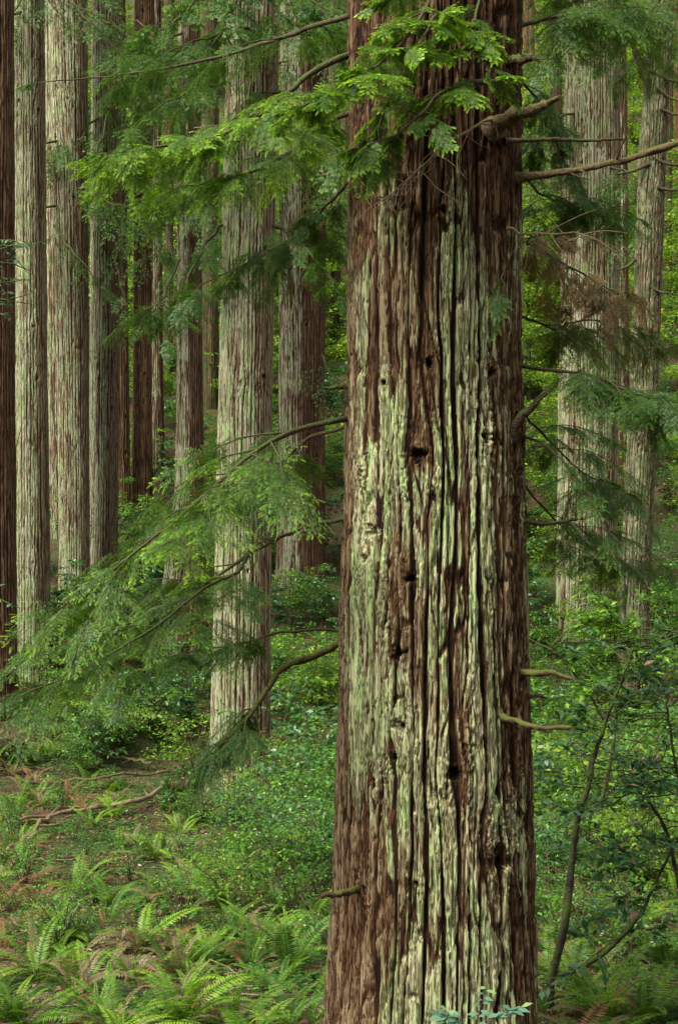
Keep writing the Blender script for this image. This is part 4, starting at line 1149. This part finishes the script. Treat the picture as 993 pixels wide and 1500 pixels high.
sapling([[(880, 1180, 19.), (900, 1080, 19.), (905, 1000, 19.), (900, 930, 19)], [(900, 1080, 19.), (850, 1000, 18.8), (800, 940, 18.6)], [(905, 1000, 19.), (950, 950, 19.), (985, 920, 19.)]],
        [(.03, .012), (.018, .008), (.018, .008)], 'light green leafy sapling filling the bank right of the near trunk', 7, 60, .14, 'leaf_bush', 19, hit(880, 1180), .5, .0, tl=(.4, .95), tmin=.3)
# dry twiggy brush on the right
rng = np.random.default_rng(61)
for k, (px, py, lab) in enumerate([(850, 1150, 'bare pale twiggy brush right of the near trunk, beside the sapling'), (935, 1130, 'tangle of bare grey twigs over the dark rotten stump'), (975, 1070, 'dry twig brush near the right edge with a few pinkish dead leaves')]):
    o = hit(px, py); t = empty('dry_brush', o, lab, 'brush'); w = MB(); f = MB()
    for j in range(26):
        dv = unit(rng.normal(0, 1, 3) * [1, .7, .6] + [0, 0, .5]); L = rng.uniform(.5, 1.5)
        c = curve([o + rng.normal(0, .25, 3) * [1, 1, 0], o + dv * L * .5 + rng.normal(0, .12, 3) + [0, 0, .2], o + dv * L + [0, 0, .3]], 12, .03, rng)
        w.tube(c, np.linspace(.012, .004, 12), 4)
        for q in range(2): leafy_twig(w, f, rng, c[rng.integers(4, 12)], unit(dv + rng.normal(0, .7, 3)), rng.uniform(.2, .5), 2, .11, 0, 1.0)
    w.build('stems', M['twig_pale'], t, o, True); f.build('dead_leaves', M['leaf_bush'], t, o)

# leafy shoot at the foot of the big trunk
oS = np.array([P(690, 1500, 10.4)[0], 10.4, float(ground(P(690, 1500, 10.4)[0], 10.4))])
t = empty('leafy_shoot', oS, 'bluish green oval leaved shoot in front of the near trunk foot', 'shrub')
w = MB(); f = MB(); rng = np.random.default_rng(71)
for pts in ([(690, 1600), (692, 1540), (700, 1490), (712, 1446)], [(690, 1580), (670, 1520), (650, 1495), (640, 1484)], [(692, 1560), (715, 1500), (740, 1482), (765, 1474)], [(690, 1570), (660, 1500), (655, 1480)]):
    c = curve([P(a, b_, 10.4 + rng.uniform(-.12, .12)) for a, b_ in pts], 12)
    c[0] = oS; w.tube(c, np.linspace(.006, .002, 12), 5)
    n = 16; q = np.linspace(.45, 1, n); i0 = np.minimum((q * 11).astype(int), 10); b0 = c[i0] + (c[i0 + 1] - c[i0]) * ((q * 11) - i0)[:, None]
    sd = np.where(np.arange(n) % 2 == 0, 1, -1)[:, None]
    dv = unit(np.array([1., 0, 0]) * sd + rng.normal(0, .3, (n, 3)) + [0, -.3, .05])
    ll = rng.uniform(.07, .105, n)
    f.leaves(b0, dv, unit(np.array([0, -.5, 1.]) + rng.normal(0, .25, (n, 3))), ll, ll * .5, .12, var=rng.random(n), tip=(q > .93) * .8)
w.build('stems', M['twig'], t, oS, True); f.build('foliage', M['leaf_blue'], t, oS)

# broadleaf twig reaching in at the left edge
pb = np.array([P(-70, 700, 9)[0], 9.0, float(ground(P(-70, 700, 9)[0], 9.0))])
sapling([[(-75, 1500, 9.), (-80, 1000, 9.), (-70, 600, 9.), (-50, 420, 9.), (-5, 385, 9.), (45, 395, 9.)], [(-60, 480, 9.), (-40, 380, 9.), (-5, 345, 9.)]], [(.02, .003), (.006, .002)],
        'thin sapling reaching pale blue-green leaves in at the left edge', 9, 7, .06, 'leaf_blue', 9, pb, .1, tmin=.25, tl=(.08, .2), nleaf=9)

# ------------------------------------------------------------------ light, sky, camera
w = bpy.data.worlds.new('World'); SC.world = w; w.use_nodes = True
nt = w.node_tree; bg = nt.nodes['Background']
sky = nt.nodes.new('ShaderNodeTexSky'); sky.sky_type = 'NISHITA'; sky.sun_disc = False
EL, AZ = math.radians(48), math.radians(226)          # sun behind the camera, to its left
sky.sun_elevation = EL; sky.sun_rotation = AZ; sky.air_density = 1.0; sky.dust_density = 4.0; sky.ozone_density = 1.0
hs_ = nt.nodes.new('ShaderNodeHueSaturation'); hs_.inputs['Saturation'].default_value = .1
nt.links.new(sky.outputs[0], hs_.inputs['Color']); nt.links.new(hs_.outputs[0], bg.inputs[0])
bg.inputs[1].default_value = .14
L = bpy.data.lights.new('Sun', 'SUN'); L.energy = 2.0; L.angle = math.radians(15); L.color = (1, .95, .86)
lo = bpy.data.objects.new('Sun', L); COL.objects.link(lo)
sd = np.array([math.sin(AZ) * math.cos(EL), math.cos(AZ) * math.cos(EL), math.sin(EL)])
from mathutils import Vector
lo.rotation_euler = Vector(sd).to_track_quat('Z', 'Y').to_euler(); lo.location = (0, 0, 40)

cam = bpy.data.cameras.new('Camera'); co_ = bpy.data.objects.new('Camera', cam); COL.objects.link(co_)
co_.location = (0, 0, CZ); co_.rotation_euler = (math.radians(90), 0, 0)
cam.sensor_fit = 'VERTICAL'; cam.sensor_height = 24; cam.lens = 24 * F / 1500; cam.clip_end = 1000; cam.clip_start = .05
SC.camera = co_
SC.view_settings.view_transform = 'Standard'; SC.view_settings.look = 'None'; SC.view_settings.gamma = 1
SC.view_settings.exposure = 1.2
SC.render.engine = 'CYCLES'
cy = SC.cycles
cy.max_bounces = 6; cy.diffuse_bounces = 4; cy.glossy_bounces = 2; cy.transmission_bounces = 4; cy.use_denoising = True
cy.sample_clamp_indirect = 6; cy.caustics_reflective = False; cy.caustics_refractive = False
